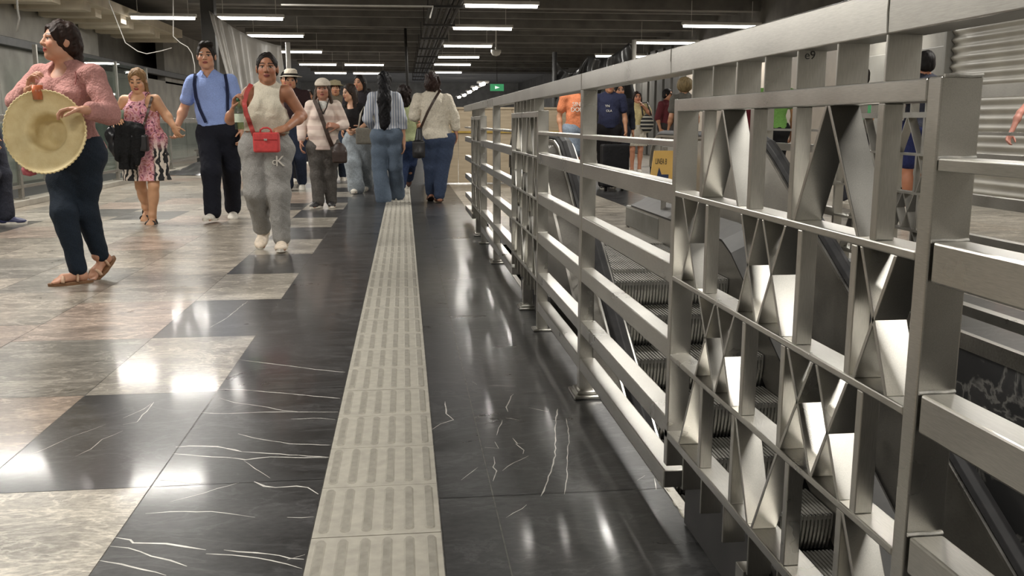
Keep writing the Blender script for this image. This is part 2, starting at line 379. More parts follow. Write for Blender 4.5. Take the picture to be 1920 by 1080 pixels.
# ------------------------------------------------------------------ tactile strip
def build_tactile():
    b = MB(); top = 0.004; r = random.Random(5)
    n = 0; y = 2.045 - 0.3013 * 8
    while y < 16:
        y1 = y + 0.3013; near = y > 0.8 and y < 7
        big = (n % 4 == 0)
        g = 0.003 if big else 0.0012
        b.box(X_STRIP0 + 0.002, X_STRIP1 - 0.002, y + g, y1 - 0.0008, -0.001, top)
        if y > 0.8:
            for k in range(6):
                xc = X_STRIP0 + 0.0265 + 0.0506 * k; hw = 0.0125; ya, yb = y + 0.022, y1 - 0.016
                def ring(sh, z):
                    h = hw - sh; out = []
                    for s_, yy in ((1, yb - hw), (-1, ya + hw)):
                        for q in range(5):
                            a = math.pi * q / 4
                            out.append((xc + s_ * h * math.cos(a), yy + s_ * h * math.sin(a), z))
                    return out
                r0, r1 = ring(0, top), ring(0.004, top + 0.004); m = len(r0)
                b.add(r0 + r1, [(i, (i + 1) % m, m + (i + 1) % m, m + i) for i in range(m)], 0)
                b.add(r1, [tuple(range(m))], 1)
        y = y1; n += 1
    o = b.build('tactile_strip', [TACTILE, TACTILE_BAR])
    tag(o, 'pale ribbed tactile guide strip let into the dark marble floor', 'tactile paving')
build_tactile()

# ------------------------------------------------------------------ walls, ceiling
CEIL = 3.45
WALL_LX, WALL_RX = -6.3, 7.4
struct(MB().box(-8.4, 9.8, -3.2, 60, CEIL, CEIL + 0.25).build('ceiling', DARK_CONC))
def ribs():
    b = MB(); y = 3.0; k = 0
    while y < 46:
        d = 0.14 if k % 3 else 0.22; w = 0.16 if k % 3 else 0.30
        b.box(-4.1, 9.7, y, y + w, CEIL - d, CEIL + 0.02); y += 1.33; k += 1
    struct(b.build('trim_1', DARK_CONC))
ribs()
def coffer():
    """pale bare concrete ceiling bay over the far gallery, its ribs running across"""
    b = MB(); b.box(-6.3, -5.12, 14.0, 23.0, 2.92, 3.10)
    for k in range(9): b.box(-6.25, -5.16 - 0.14 * (k % 2), 14.3 + 1.0 * k, 14.65 + 1.0 * k, 2.78, 2.93)
    struct(b.build('trim_2', TAN_CONC, bevel=0.01))
coffer()
def left_wall():
    b = MB(); b.box(-6.55, WALL_LX, -3.2, 20.6, -2.4, CEIL); b.box(-6.55, WALL_LX, 20.6, 60, -2.4, 2.05); b.box(-6.5, WALL_LX + 0.0, 26, 60, 2.0, CEIL)
    b.box(-7.3, -7.1, -3.2, 60, -2.4, CEIL)
    for yj in (9.2, 12.4, 15.6, 19, 23, 28): b.box(WALL_LX - 0.01, WALL_LX + 0.012, yj, yj + 0.03, -2.4, 2.1)
    struct(b.build('wall_left', GREY_CONC))
    struct(MB().box(WALL_LX - 0.02, WALL_LX + 0.12, -3.2, 34, 2.16, 2.30).build('trim_3', BLACK_PAINT, bevel=0.01))
left_wall()
struct(MB().box(-8.4, 9.8, -3.4, -3.15, -2.5, CEIL).build('wall_back', GREY_CONC))
struct(MB().box(-8.4, 9.8, 60, 60.25, -0.5, CEIL).build('wall_front', GREY_CONC))
def right_wall():
    b = MB(); b.box(WALL_RX, WALL_RX + 0.25, -3.2, 60, 0.0, CEIL)
    struct(b.build('wall_right', GREY_CONC))
    struct(MB().box(WALL_RX - 0.03, WALL_RX + 0.01, -3.2, 60, 2.25, CEIL).build('trim_12', DARK_CONC))
    # corrugated metal hoarding in front of it
    p = MB()
    def fn(u, v):
        z = 0.02 + 2.18 * v; return (WALL_RX - 0.10 + 0.02 * math.sin(z * 2 * math.pi / 0.115), 6.5 + 5.35 * u, z)
    p.grid(fn, 12, 150); o = p.build('corrugated_hoarding', SHEET_WALL, smooth=True, solid=0.004, origin=(WALL_RX - 0.1, 9, 0))
    tag(o, 'pale corrugated metal hoarding standing against the far side wall', 'hoarding')
    p = MB(); p.box(WALL_RX - 0.16, WALL_RX - 0.02, 11.9, 14.2, 0.02, 1.98); p.box(WALL_RX - 0.18, WALL_RX - 0.02, 11.88, 11.95, 0.02, 2.2)
    o = p.build('panel_screen', noisy('grey_panel', (0.26, 0.25, 0.225), (0.20, 0.195, 0.175), 3, 0.6), bevel=0.01, origin=(WALL_RX, 13, 0)); tag(o, 'flat grey panel screen next to the corrugated hoarding', 'screen')
    p = MB()
    for y0, y1 in ((14.4, 17.5), (17.52, 20.6), (20.62, 23.7)): p.box(WALL_RX - 0.09, WALL_RX - 0.02, y0, y1, 0.02, 2.35)
    o = p.build('stone_cladding', noisy('beige_tile_wall', (0.46, 0.41, 0.34), (0.36, 0.31, 0.26), 2.5, 0.35), bevel=0.008, origin=(WALL_RX, 19, 0)); tag(o, 'beige stone wall cladding behind the escalator well', 'cladding')
    p = MB()
    for k in range(14): p.box(WALL_RX - 0.2, WALL_RX - 0.02, 24.0 + 0.8 * k, 24.55 + 0.8 * k, 0.02, 3.0)
    o = p.build('ribbed_shutter', noisy('dark_shutter', (0.07, 0.068, 0.06), (0.11, 0.105, 0.095), 3, 0.6), origin=(WALL_RX, 29, 0)); tag(o, 'dark ribbed shutter along the far side wall', 'shutter')
right_wall()

# escalator well: side faces, lower floor
def well():
    dm, nt, b = mat_base('dark_marble_face', (0.035, 0.034, 0.035), 0.25)
    n = N(nt, 'ShaderNodeTexNoise', Scale=3.0, Detail=8.0, Distortion=1.5); nt.links.new(coords(nt), n.inputs['Vector'])
    nt.links.new(ramp(nt, n.outputs[0], [(0.45, (0.03, 0.03, 0.031)), (0.5, (0.16, 0.155, 0.145)), (0.52, (0.045, 0.044, 0.044)), (0.7, (0.022, 0.022, 0.023))]), b.inputs['Base Color'])
    w = MB(); w.box(VOID_X0 - 0.25, VOID_X0, -3.1, VOID_Y1, -3.6, -0.004); w.box(VOID_X1, VOID_X1 + 0.25, -3.1, VOID_Y1, -3.6, -0.004)
    w.box(VOID_X0 - 0.2, VOID_X1 + 0.2, VOID_Y1, VOID_Y1 + 0.25, -3.6, -0.004); w.box(VOID_X0 - 0.2, VOID_X1 + 0.2, -3.3, -3.05, -3.6, 0.0)
    struct(w.build('trim_4', dm))
    struct(MB().box(VOID_X0 - 0.2, VOID_X1 + 0.2, -3.2, VOID_Y1 + 0.2, -3.7, -3.5).build('trim_5', noisy('lower_floor', (0.10, 0.095, 0.09), (0.06, 0.058, 0.055), 4, 0.4)))
    e = MB(); e.box(VOID_X0 - 0.022, VOID_X0 + 0.004, -3, VOID_Y1, -0.06, 0.004)
    r = random.Random(11); y = 0.8
    while y < 3.4:                                                            # streaks of mortar left along the edge
        l = r.uniform(0.06, 0.26); m = max(3, int(l / 0.02)); xo = VOID_X0 - r.uniform(0.006, 0.02)
        e.tube([(xo + r.uniform(-0.004, 0.004), y + l * i / m, 0.001) for i in range(m + 1)], [r.uniform(0.002, 0.0065) if 0 < i < m else 0.001 for i in range(m + 1)], 6, mi=1)
        y += l * r.uniform(0.8, 1.4)
    struct(e.build('trim_6', [STEEL_D, noisy('mortar', (0.36, 0.34, 0.28), (0.16, 0.15, 0.13), 60, 0.9)]))
    e = MB(); e.box(VOID_X1 - 0.004, VOID_X1 + 0.03, -3, VOID_Y1, -0.07, 0.004); struct(e.build('trim_7', STEEL_D))
well()

# gallery void on the far side of the glass railing
def left_gallery():
    struct(MB().box(-8.4, -6.3, -3.1, 42, -0.3, -0.01).build('trim_8', GREY_CONC))
    k = MB(); k.box(-4.62, -4.40, 5.0, 24, 0.0, 0.07); struct(k.build('trim_9', noisy('kerb_stone', (0.36, 0.33, 0.28), (0.27, 0.25, 0.21), 6, 0.45), bevel=0.006))
    p = MB(); p.box(-6.25, -4.70, 5.0, 18.5, 0.002, 0.006); struct(p.build('trim_10', noisy('void_shade_sheet', (0.02, 0.02, 0.02), (0.035, 0.034, 0.033), 4, 0.5)))  # flat sheet, its dark colour standing in for the shade of the void
left_gallery()

# ------------------------------------------------------------------ lamps
def fixture(x, y, L=1.22, z=2.9, label='', group=None, power=1.0, lit=True):
    t = empty('ceiling_light', (x, y, z), label, 'light', group)
    h = MB(); h.box(x - L / 2 - 0.03, x + L / 2 + 0.03, y - 0.055, y + 0.055, z + 0.02, z + 0.075)
    for s in (-0.4, 0.4): h.tube([(x + s * L, y, z + 0.07), (x + s * L, y, CEIL - 0.05)], 0.006, 6)
    h.build('housing', WHITE_PAINT, t)
    d = MB(); d.tube([(x - L / 2, y, z), (x + L / 2, y, z)], 0.032, 10); d.build('tube', TUBE_MAT, t, smooth=True)
    la = bpy.data.lights.new('lamp_glow', 'AREA'); la.shape = 'RECTANGLE'; la.size = L; la.size_y = 0.07; la.energy = LAMP_W * power; la.color = LAMP_COL
    lo = bpy.data.objects.new('lamp_glow', la); put(lo, t); lo.location = (0, 0, -0.036)
    return t
TUBE_MAT = emit('lit_tube', (1.0, 0.95, 0.88), TUBE_E)
G_C = 'ceiling lights over the tactile strip side'; G_L = 'ceiling lights over the pale floor'; G_R = 'ceiling lights beyond the escalator'
place_word = ['first', 'second', 'third', 'fourth', 'fifth', 'sixth', 'seventh', 'eighth']
def row(vals, x, L, what, grp):
    k = 0
    for y in vals:
        vis = y > 15.0
        lab = ('lit tube light, %s in view from the camera in the row %s' % (place_word[min(k, 7)], what)) if vis and k < 8 else 'lit tube light in the row %s' % what
        fixture(x, y, L, 2.9 + (0.0), lab, grp); k += vis
row([-1.5, 1.5, 4.0, 8.0, 12.0, 16.0, 19.8, 24.3, 28.4, 32, 37], 1.68, 1.22, 'over the railing', G_C)
row([-1.5, 2.0, 5.8, 9.8, 13.5, 18.4, 22.0, 26.8, 32.5, 38], -2.85, 1.22, 'left of the strip', G_L)
row([6.0, 10.5, 14.3, 18.5], -4.45, 1.15, 'nearest the concrete wall', G_L)
row([32.5, 38.0], -1.3, 1.3, 'beside the conduits', G_L)
row([-1.0, 3.5, 8.5, 13.5, 18.8, 22.8, 27.5], 6.5, 1.6, 'past the escalator', G_R)
WELD_M = noisy('weld_metal', (0.56, 0.54, 0.49), (0.34, 0.33, 0.30), 120, 0.45)
DECK_M = noisy('dark_deck', (0.022, 0.021, 0.020), (0.040, 0.038, 0.036), 8, 0.45, spec=0.3)
# ------------------------------------------------------------------ stainless railings round the escalator well
PITCH_Y = 3.165
def railing(X, label, n_modules, y_end, y_start, near_detail=True):
    t = empty('steel_railing', (X + 0.025, 3.0, 0), label, 'railing')
    x0, x1 = X, X + 0.05; bv = 0.0015
    def one(name, mb, m, par, b=bv): return mb.build(name, m, par, bevel=b if near_detail else 0)
    cutsy = [y_start] + [y for y in (1.115, 2.06, 3.12, 6.28) if y_start < y < y_end] + [y_end + 0.05]
    for i, (a, b) in enumerate(zip(cutsy[:-1], cutsy[1:])):                  # lengths of top rail with welded joints
        one('top_rail', MB().box(x0 - 0.002, x1 + 0.004, a + 0.0004, b - 0.0004, 1.068, 1.123), STEEL_K if i in (0, 3) else STEEL_H, t, 0.002)
        if i: one('weld_bead', MB().tube([(x0 - 0.002, a, 1.069), (x0 - 0.002, a + 0.002, 1.095), (x0 - 0.002, a, 1.122)], 0.0016, 6), STEEL_H, t, 0)
    spans = []                                                               # bays of level rails between uprights
    for k in range(n_modules):
        o = PITCH_Y * k
        spans += [(y_start if k == 0 else o - 0.03, 0.985 + o), (2.03 + o, 3.10 + o), ]
        if k < n_modules - 1: spans += [(3.14 + o, 0.985 + PITCH_Y + o)]
    spans = [s for s in spans if s[1] > s[0] + 0.2]
    seen = set()
    for a, b in spans:
        b = min(b, y_end); a = max(a, y_start)
        key = round(a, 1)
        if key in seen or b - a < 0.15: continue
        seen.add(key)
        one('handrail', MB().box(x0, x1, a, b, 0.906, 0.920), STEEL_H, t)
        for z0, z1 in ((0.777, 0.825), (0.595, 0.643), (0.415, 0.463), (0.23, 0.275), (0.095, 0.140)):
            one('rail', MB().box(x0 + 0.002, x1 + (0.006 if z0 < 0.3 else -0.004), a, b, z0, z1), STEEL_H, t, 0.003)
    for k in range(n_modules):                                               # uprights between the panels
        yb = 3.10 + PITCH_Y * k
        if yb > y_end: break
        one('post', MB().box(x0, x1, yb, yb + 0.042, 0.0, 1.07), STEEL_V, t, 0.003)
        one('foot_plate', MB().box(x0 - 0.025, x1 + 0.03, yb - 0.045, yb + 0.085, 0.0, 0.014).box(x0 - 0.012, x1 + 0.012, yb - 0.025, yb + 0.066, 0.014, 0.026), STEEL_H, t, 0.004)
    for k in range(n_modules):
        o = PITCH_Y * k
        pn = MB()                                                            # frame of the lattice panel
        pn.box(x0, x1, 0.99 + o, 1.018 + o, 0.0, 1.012); pn.box(x0, x1, 2.005 + o, 2.03 + o, 0.16, 1.012)
        pn.box(x0 - 0.001, x1 - 0.003, 1.018 + o, 2.005 + o, 0.984, 1.011)
        for z in (0.804, 0.612, 0.427): pn.box(x0, x1 - 0.003, 1.018 + o, 2.005 + o, z - 0.006, z + 0.006)
        pn.box(x0, x1 + 0.004, 1.018 + o, 2.03 + o, 0.228, 0.247)
        p = pn.build('lattice_panel', STEEL_H, t, bevel=0.0022 if near_detail else 0)
        one('kick_plate', MB().box(x1 + 0.006, x1 + 0.012, 0.99 + o, 2.03 + o, 0.004, 0.16), DECK_M, p)
        one('foot_plate', MB().box(x0 - 0.025, x1 + 0.03, 1.46 + o, 1.58 + o, 0.0, 0.014).box(x0 - 0.012, x1 + 0.012, 1.475 + o, 1.565 + o, 0.014, 0.026), STEEL_H, t, 0.004)
        one('foot_plate', MB().box(x0 - 0.02, x1 + 0.02, 0.965 + o, 1.043 + o, 0.0, 0.012), STEEL_H, t, 0.004)
        one('leg', MB().box(x0, x1, 1.50 + o, 1.54 + o, 0.0, 0.152), STEEL_V, t)
        for y in (1.909, 1.78, 1.649, 1.516, 1.388, 1.255, 1.122):            # spacer plates over and under the lattice
            one('spacer_plate', MB().box(x0 + 0.001, x1 - 0.003, y - 0.006 + o, y + o, 1.010, 1.07), STEEL_V, p)
        for y in (1.885, 1.758, 1.622, 1.49, 1.36, 1.23, 1.10):
            one('spacer_plate', MB().box(x0 + 0.001, x1 - 0.003, y - 0.006 + o, y + o, 0.152, 0.229), STEEL_V, p)
        lv = [(0.984, 0.810), (0.798, 0.618), (0.606, 0.433), (0.421, 0.247)]
        up = [[1.832, 1.566, 1.390, 1.126], [1.788, 1.346, 1.172], [1.560, 1.386, 1.130], [1.78, 1.594, 1.346, 1.166]]
        dg = [[(1.720, 1.822), (1.714, 1.613), (1.278, 1.368), (1.270, 1.162)],
              [(1.946, 1.838), (1.839, 1.941), (1.593, 1.506), (1.511, 1.594), (1.492, 1.394), (1.398, 1.495), (1.149, 1.062), (1.062, 1.148)],
              [(1.815, 1.703), (1.718, 1.822), (1.701, 1.608), (1.608, 1.697), (1.273, 1.377), (1.364, 1.261), (1.26, 1.168), (1.164, 1.257)],
              [(1.826, 1.918), (1.577, 1.498), (1.385, 1.477), (1.153, 1.055)]]
        for (zt, zb), us, ds in zip(lv, up, dg):
            for y in us: one('upright_slat', MB().box(x0 + 0.001, x0 + 0.027, y - 0.012 + o, y + 0.004 + o, zb, zt), STEEL_V, p)
            for ya, yb in ds: one('diagonal_slat', MB().bar(ya + o, zt, yb + o, zb, 0.007, x0 + 0.001, x1 - 0.004), STEEL_V, p, 0.001)
        for yy, zz in ((0.989, 1.012), (0.989, 0.92), (0.989, 0.825), (0.989, 0.643), (0.989, 0.463), (2.031, 0.82)):    # weld beads
            one('weld_bead', MB().tube([(x0 + 0.002, yy + o, zz), (x0 + 0.016, yy + o - 0.001, zz + 0.001), (x0 + 0.034, yy + o, zz), (x1 - 0.002, yy + o, zz + 0.001)], 0.0024, 6), WELD_M, p, 0)
    return t
RAIL = railing(0.60, 'stainless steel railing with zigzag lattice panels beside the dark marble floor', 3, 9.25, -1.6)
railing(2.52, 'stainless railing on the far edge of the escalator well', 2, 6.35, 0.2, near_detail=False)

# ------------------------------------------------------------------ escalator
SKIRT_M = noisy('dull_skirt', (0.20, 0.195, 0.175), (0.14, 0.135, 0.12), 6, 0.5)
DECK_M = noisy('dark_deck', (0.035, 0.034, 0.032), (0.055, 0.053, 0.05), 8, 0.5, spec=0.25)
def escalator():
    t = empty('escalator', (1.65, 7.0, 0), 'escalator with grooved steel steps and black handrails going down between the railings', 'escalator')
    XL, XR = 1.255, 2.06; SL = math.tan(math.radians(30)); Y0, Z0 = 5.116, -0.294
    zn = lambda y: Z0 + SL * (y - Y0)
    YB = 1.2
    # steps: one kind, copied
    w = XR - XL - 0.012; d, r = 0.32, 0.185
    b = MB(); b.box(-w / 2, w / 2, 0.004, d, -0.03, -0.008)
    for k in range(40):
        x = -w / 2 + 0.006 + (w - 0.012) * k / 39
        b.box(x - 0.0048, x + 0.0048, 0.0, d - 0.004, -0.012, 0.0)
        b.prism([(0.0, 0.0), (0.012, 0.0), (0.016, -0.06), (0.03, -0.13), (0.05, -r - 0.01), (0.036, -r - 0.01), (0.016, -0.13), (0.002, -0.06)], x - 0.0048, x + 0.0048)
    b.prism([(0.012, -0.008), (0.022, -0.008), (0.03, -0.07), (0.042, -0.13), (0.064, -r), (0.05, -r), (0.034, -0.13), (0.018, -0.07)], -w / 2, w / 2)
    tread = steel('grooved_step_metal', (0.40, 0.39, 0.36), 0.42, (6, 1, 6), var=0.6)
    first = b.build('step', tread, None); first.parent = t
    k = 0; y = 6.90
    while y > YB:
        z = min(-0.006, zn(y)) if y < 5.35 else {0: -0.006}.get(0)
        if 5.3 < y < 5.75: z = -0.03
        o = first if k == 0 else first.copy()
        if k: COL.objects.link(o); o.parent = t
        o.location = (XL + (XR - XL) / 2 - 1.65, y - 7.0, z); y -= d; k += 1
    c = MB(); c.box(XL, XR, 7.19, 8.1, -0.02, 0.001)
    for q in range(40): c.box(XL + 0.01 + q * (XR - XL - 0.02) / 39 - 0.003, XL + 0.01 + q * (XR - XL - 0.02) / 39 + 0.003, 7.12, 7.2, -0.012, 0.002)
    c.build('comb_plate', STEEL_D, t)
    def path(h, ya=YB, yb=8.0, n=40, flat=0.06, rad=0.55):
        """sloping then level line h above the step noses"""
        out = []
        for i in range(n + 1):
            y = ya + (yb - ya) * i / n; a = zn(y); bb = flat
            kk = 0.10; m = max(kk - abs(a - bb), 0) / kk
            z = min(a, bb) - m * m * kk * 0.25
            out.append((y, z + h))
        return out
    for side in (-1, 1):
        X = lambda q: (XL - q) if side < 0 else (XR + q)
        nm = 'near' if side < 0 else 'far'
        sk = MB(); sk.sweep([(X(0.0), -0.16), (X(0.012), -0.16), (X(0.012), 0.14), (X(0.0), 0.14)], path(0.0, yb=8.3)); sk.build('skirt_panel', STEEL_P, t)
        dk = MB(); dk.sweep([(X(0.0), 0.14), (X(0.0), 0.155), (X(0.17), 0.235), (X(0.19), 0.215)], path(0.0, yb=8.25)); dk.build('inner_deck', DECK_M, t)
        pl = MB(); pl.sweep([(X(0.20), 0.20), (X(0.235), 0.20), (X(0.27), 0.80), (X(0.245), 0.80)], path(0.0, yb=8.12))
        arc = [(8.12 + 0.29 * math.cos(a), 0.56 + 0.29 * math.sin(a)) for a in [math.pi / 2 - math.pi * i / 14 for i in range(15)]]
        pl.prism(arc, X(0.225), X(0.262)); pl.build('balustrade_panel', STEEL_P, t)
        hr = MB(); pth = path(0.805, yb=8.1)
        pth += [(8.12 + 0.305 * math.cos(a), 0.56 + 0.305 * math.sin(a)) for a in [math.pi / 2 - math.pi * i / 16 for i in range(1, 17)]]
        hr.sweep([(X(0.255) - 0.042, -0.004), (X(0.255) - 0.030, 0.02), (X(0.255), 0.03), (X(0.255) + 0.030, 0.02), (X(0.255) + 0.042, -0.004), (X(0.255) + 0.028, -0.014), (X(0.255) - 0.028, -0.014)], pth, normal=True)
        hr.build('handrail_belt', RUBBER, t, smooth=False, bevel=0.004)
        gd = MB(); gd.sweep([(X(0.255) - 0.052, -0.030), (X(0.255) - 0.052, -0.012), (X(0.255) + 0.052, -0.012), (X(0.255) + 0.052, -0.030)], pth[:-8], normal=True); gd.build('handrail_guide', CHROME, t)
        od = MB(); od.sweep([(X(0.275), 0.78), (X(0.30), 0.765), (X(0.40), 0.60), (X(0.42), 0.58), (X(0.42), -0.9), (X(0.405), -0.9), (X(0.395), 0.58), (X(0.27), 0.74)] if side > 0 else
                           [(X(0.275), 0.78), (X(0.30), 0.765), (X(0.40), 0.70), (X(0.41), 0.68), (X(0.41), -0.9), (X(0.395), -0.9), (X(0.395), 0.66), (X(0.27), 0.74)], path(0.0, yb=7.2)); od.build('outer_cladding', STEEL_P, t)
        nw = MB(); nw.box(min(X(-0.004), X(0.30)), max(X(-0.004), X(0.30)), 7.3, 8.45, 0.0, 0.20); nw.build('newel_base', SKIRT_M, t, bevel=0.02)
        nb = MB(); nb.tube([(X(0.10), 8.46, 0.12), (X(0.10), 8.49, 0.12)], 0.03, 12); nb.build('sensor_button', BLACK_PAINT, t)
    # truss underneath
    tr = MB(); tr.sweep([(XL - 0.3, -0.9), (XR + 0.3, -0.9), (XR + 0.3, -0.75), (XL - 0.3, -0.75)], path(0.0, yb=7.2)); tr.build('truss', BLACK_PAINT, t)
escalator()
# ------------------------------------------------------------------ things in the hall
def glass_railing():
    t = empty('glass_railing', (-4.5, 12, 0), 'glass railing with steel posts along the pale floor gallery edge', 'railing')
    X = -4.5
    ys = [6.3, 8.75, 11.45, 15.2, 18.6, 22.0]
    for y in ys:
        MB().box(X - 0.025, X + 0.025, y - 0.03, y + 0.03, 0.07, 0.97).build('post', STEEL_D, t, bevel=0.004)
        MB().box(X - 0.06, X + 0.06, y - 0.07, y + 0.07, 0.07, 0.085).build('foot_plate', STEEL_D, t)
    MB().box(X - 0.03, X + 0.03, 5.4, 22.1, 0.97, 1.05).build('top_rail', STEEL_D, t, bevel=0.006)
    MB().box(X - 0.02, X + 0.02, 5.4, 22.1, 0.2, 0.235).build('lower_rail', STEEL_D, t)
    for a, b in zip([5.4] + ys, ys): MB().box(X - 0.006, X + 0.006, a + 0.05, b - 0.05, 0.25, 0.95).build('glass_pane', GLASS, t)
glass_railing()
def glass_wall():
    t = empty('glass_partition', (-5.6, 20, 0), 'tall glass partition reflecting the lights behind the couple holding hands', 'partition')
    for a, b in ((15.4, 17.4), (17.45, 19.4), (19.45, 21.6)): MB().box(-5.66, -5.64, a, b, 0.05, 2.12).build('glass_pane', GLASS, t)
    for y in (15.38, 17.42, 19.42, 21.62): MB().box(-5.68, -5.62, y - 0.025, y + 0.025, 0, 2.15).build('mullion', STEEL_D, t)
glass_wall()

def hoarding():
    t = empty('plywood_hoarding', (1.5, 14.65, 0), 'pale plywood hoarding standing across the hall past the railing', 'hoarding')
    for x0, x1 in ((0.30, 0.845), (0.85, 1.70), (1.705, 2.62)): MB().box(x0, x1, 14.65, 14.69, 0.02, 1.165).build('board', PLY, t, bevel=0.004)
    MB().box(0.27, 2.65, 14.63, 14.72, 1.165, 1.20).build('top_batten', PLY, t, bevel=0.004)
    MB().box(0.27, 2.65, 14.62, 14.66, 0.80, 0.83).build('yellow_tape', noisy('yellow_tape', lin(190, 160, 70), lin(170, 140, 60), 9, 0.5), t)
    MB().box(2.58, 2.62, 14.69, 18.0, 0.02, 1.165).build('side_board', PLY, t)
hoarding()
def booth():
    b = MB(); b.box(2.75, 3.1, 15.5, 17.2, 0.0, 1.18); b.box(2.72, 3.13, 15.47, 17.23, 1.18, 1.21)
    o = b.build('pale_crate', PLY, bevel=0.01, origin=(2.92, 16.3, 0)); tag(o, 'tall pale wooden crate behind the person in orange', 'crate')
booth()

def tarp_left():
    A = at(392, 20, 17.0); Bp = at(527, 86, 17.4); Cb = at(545, 250, 17.4); Db = at(452, 262, 16.8)
    b = MB(); r = random.Random(4)
    def fn(u, v):
        top = A + (Bp - A) * u; bot = Db + (Cb - Db) * u
        top = top + np.array([0, 0, -0.10 * math.sin(math.pi * u)])
        p = top + (bot - top) * v
        amp = 0.15 * (0.10 + v) * (1 - 0.5 * v * v)
        ph = 17 * u ** 0.8 + 1.2 * math.sin(5 * u)
        p = p + np.array([0.05 * math.sin(3 * v + 6 * u) * v, amp * math.sin(ph) + 0.05 * math.sin(2.2 * ph + 3 * v), 0])
        return p
    b.grid(fn, 110, 26)
    o = b.build('plastic_sheet', PLASTIC_SILVER, smooth=True, solid=0.004, origin=(float(A[0]), 17.0, 0)); tag(o, 'big silver plastic sheet hung in folds from the dark column by the ceiling', 'plastic sheet')
    c = MB(); x = float(A[0]) - 0.02; c.box(x - 0.16, x + 0.07, 17.15, 17.4, 0.0, CEIL); o = c.build('dark_column', noisy('dark_column', (0.05, 0.048, 0.044), (0.03, 0.029, 0.027), 3, 0.7), bevel=0.01, origin=(x, 17.3, 0)); struct(o); o.name = 'trim_11'
    q = at(541, 120, 17.6); c = MB(); c.tube([(q[0], 17.6, 0), (q[0], 17.6, 2.4)], 0.045, 10); o = c.build('prop_pole', WHITE_PAINT, smooth=True, origin=(float(q[0]), 17.6, 0)); tag(o, 'slim white prop pole holding the corner of the silver plastic sheet', 'pole')
tarp_left()
def tarp_right():
    Y = 20.0
    P = [at(1041, 112, Y), at(1100, 104, Y), at(1184, 80, Y)]; Q = [at(1040, 190, Y), at(1100, 190, Y), at(1190, 190, Y)]
    b = MB()
    def fn(u, v):
        k = 0 if u < 0.42 else 1; s = u / 0.42 if k == 0 else (u - 0.42) / 0.58
        top = P[k] + (P[k + 1] - P[k]) * s - np.array([0, 0, (0.36 if k == 0 else 0.2) * math.sin(math.pi * s) * (1 - 0.3 * s)]); bot = Q[k] + (Q[k + 1] - Q[k]) * s
        p = top + (bot - top) * v
        return p + np.array([0.04 * math.sin(9 * v + 5 * u), 0.10 * math.sin(34 * u + 3 * v) * (0.3 + v), 0.05 * math.sin(12 * u + 7 * v) * v])
    b.grid(fn, 80, 20); o = b.build('plastic_sheet', PLASTIC_BLACK, smooth=True, solid=0.004, origin=(float(P[1][0]), Y, 0)); tag(o, 'black plastic sheet slung in swags above the railing top', 'plastic sheet')
    q = at(1189, 90, Y)[0]; t = MB(); t.tube([(q, Y, 0), (q, Y, 2.72)], 0.05, 10); o = t.build('prop_pole', WHITE_PAINT, smooth=True, origin=(float(q), Y, 0)); tag(o, 'white prop pole at the raised end of the black plastic sheet', 'pole')
    q = at(1040, 120, Y)[0]; t = MB(); t.tube([(q, Y, 0), (q, Y, 2.45)], 0.05, 10); o = t.build('prop_pole', BLACK_PAINT, smooth=True, origin=(float(q), Y, 0)); tag(o, 'dark prop pole at the low end of the black plastic sheet', 'pole')
tarp_right()
def tarp_floor():
    b = MB(); c = on_floor(352, 325)
    def fn(u, v):
        x = c[0] - 0.45 + 1.35 * u; y = c[1] - 0.8 + 2.6 * v; e = math.sin(math.pi * u) ** 0.5 * math.sin(math.pi * v) ** 0.5
        z = 0.008 + e * (0.06 + 0.10 * u + 0.05 * math.sin(13 * u + 4 * v) + 0.04 * math.sin(17 * v - 7 * u))
        return (x + 0.1 * math.sin(9 * v), y + 0.1 * math.sin(7 * u), max(z, 0.006))
    b.grid(fn, 40, 40); o = b.build('plastic_sheet', PLASTIC_BLACK, smooth=True, origin=(float(c[0]), float(c[1]), 0)); tag(o, 'crumpled black plastic sheet lying on the pale floor', 'plastic sheet')
    c2 = on_floor(378, 308); m = MB(); m.box(c2[0] - 0.1, c2[0] + 0.35, c2[1], c2[1] + 0.4, 0.03, 0.30); m.box(c2[0] - 0.14, c2[0] + 0.39, c2[1] - 0.03, c2[1] + 0.43, 0.30, 0.34)
    for dx in (-0.06, 0.28): m.box(c2[0] + dx, c2[0] + dx + 0.05, c2[1] + 0.05, c2[1] + 0.1, 0, 0.03)
    o = m.build('tool_crate', BLACK_PAINT, bevel=0.01, origin=(float(c2[0]), float(c2[1]), 0)); tag(o, 'dark crate on the floor behind the crumpled plastic sheet', 'crate')
tarp_floor()

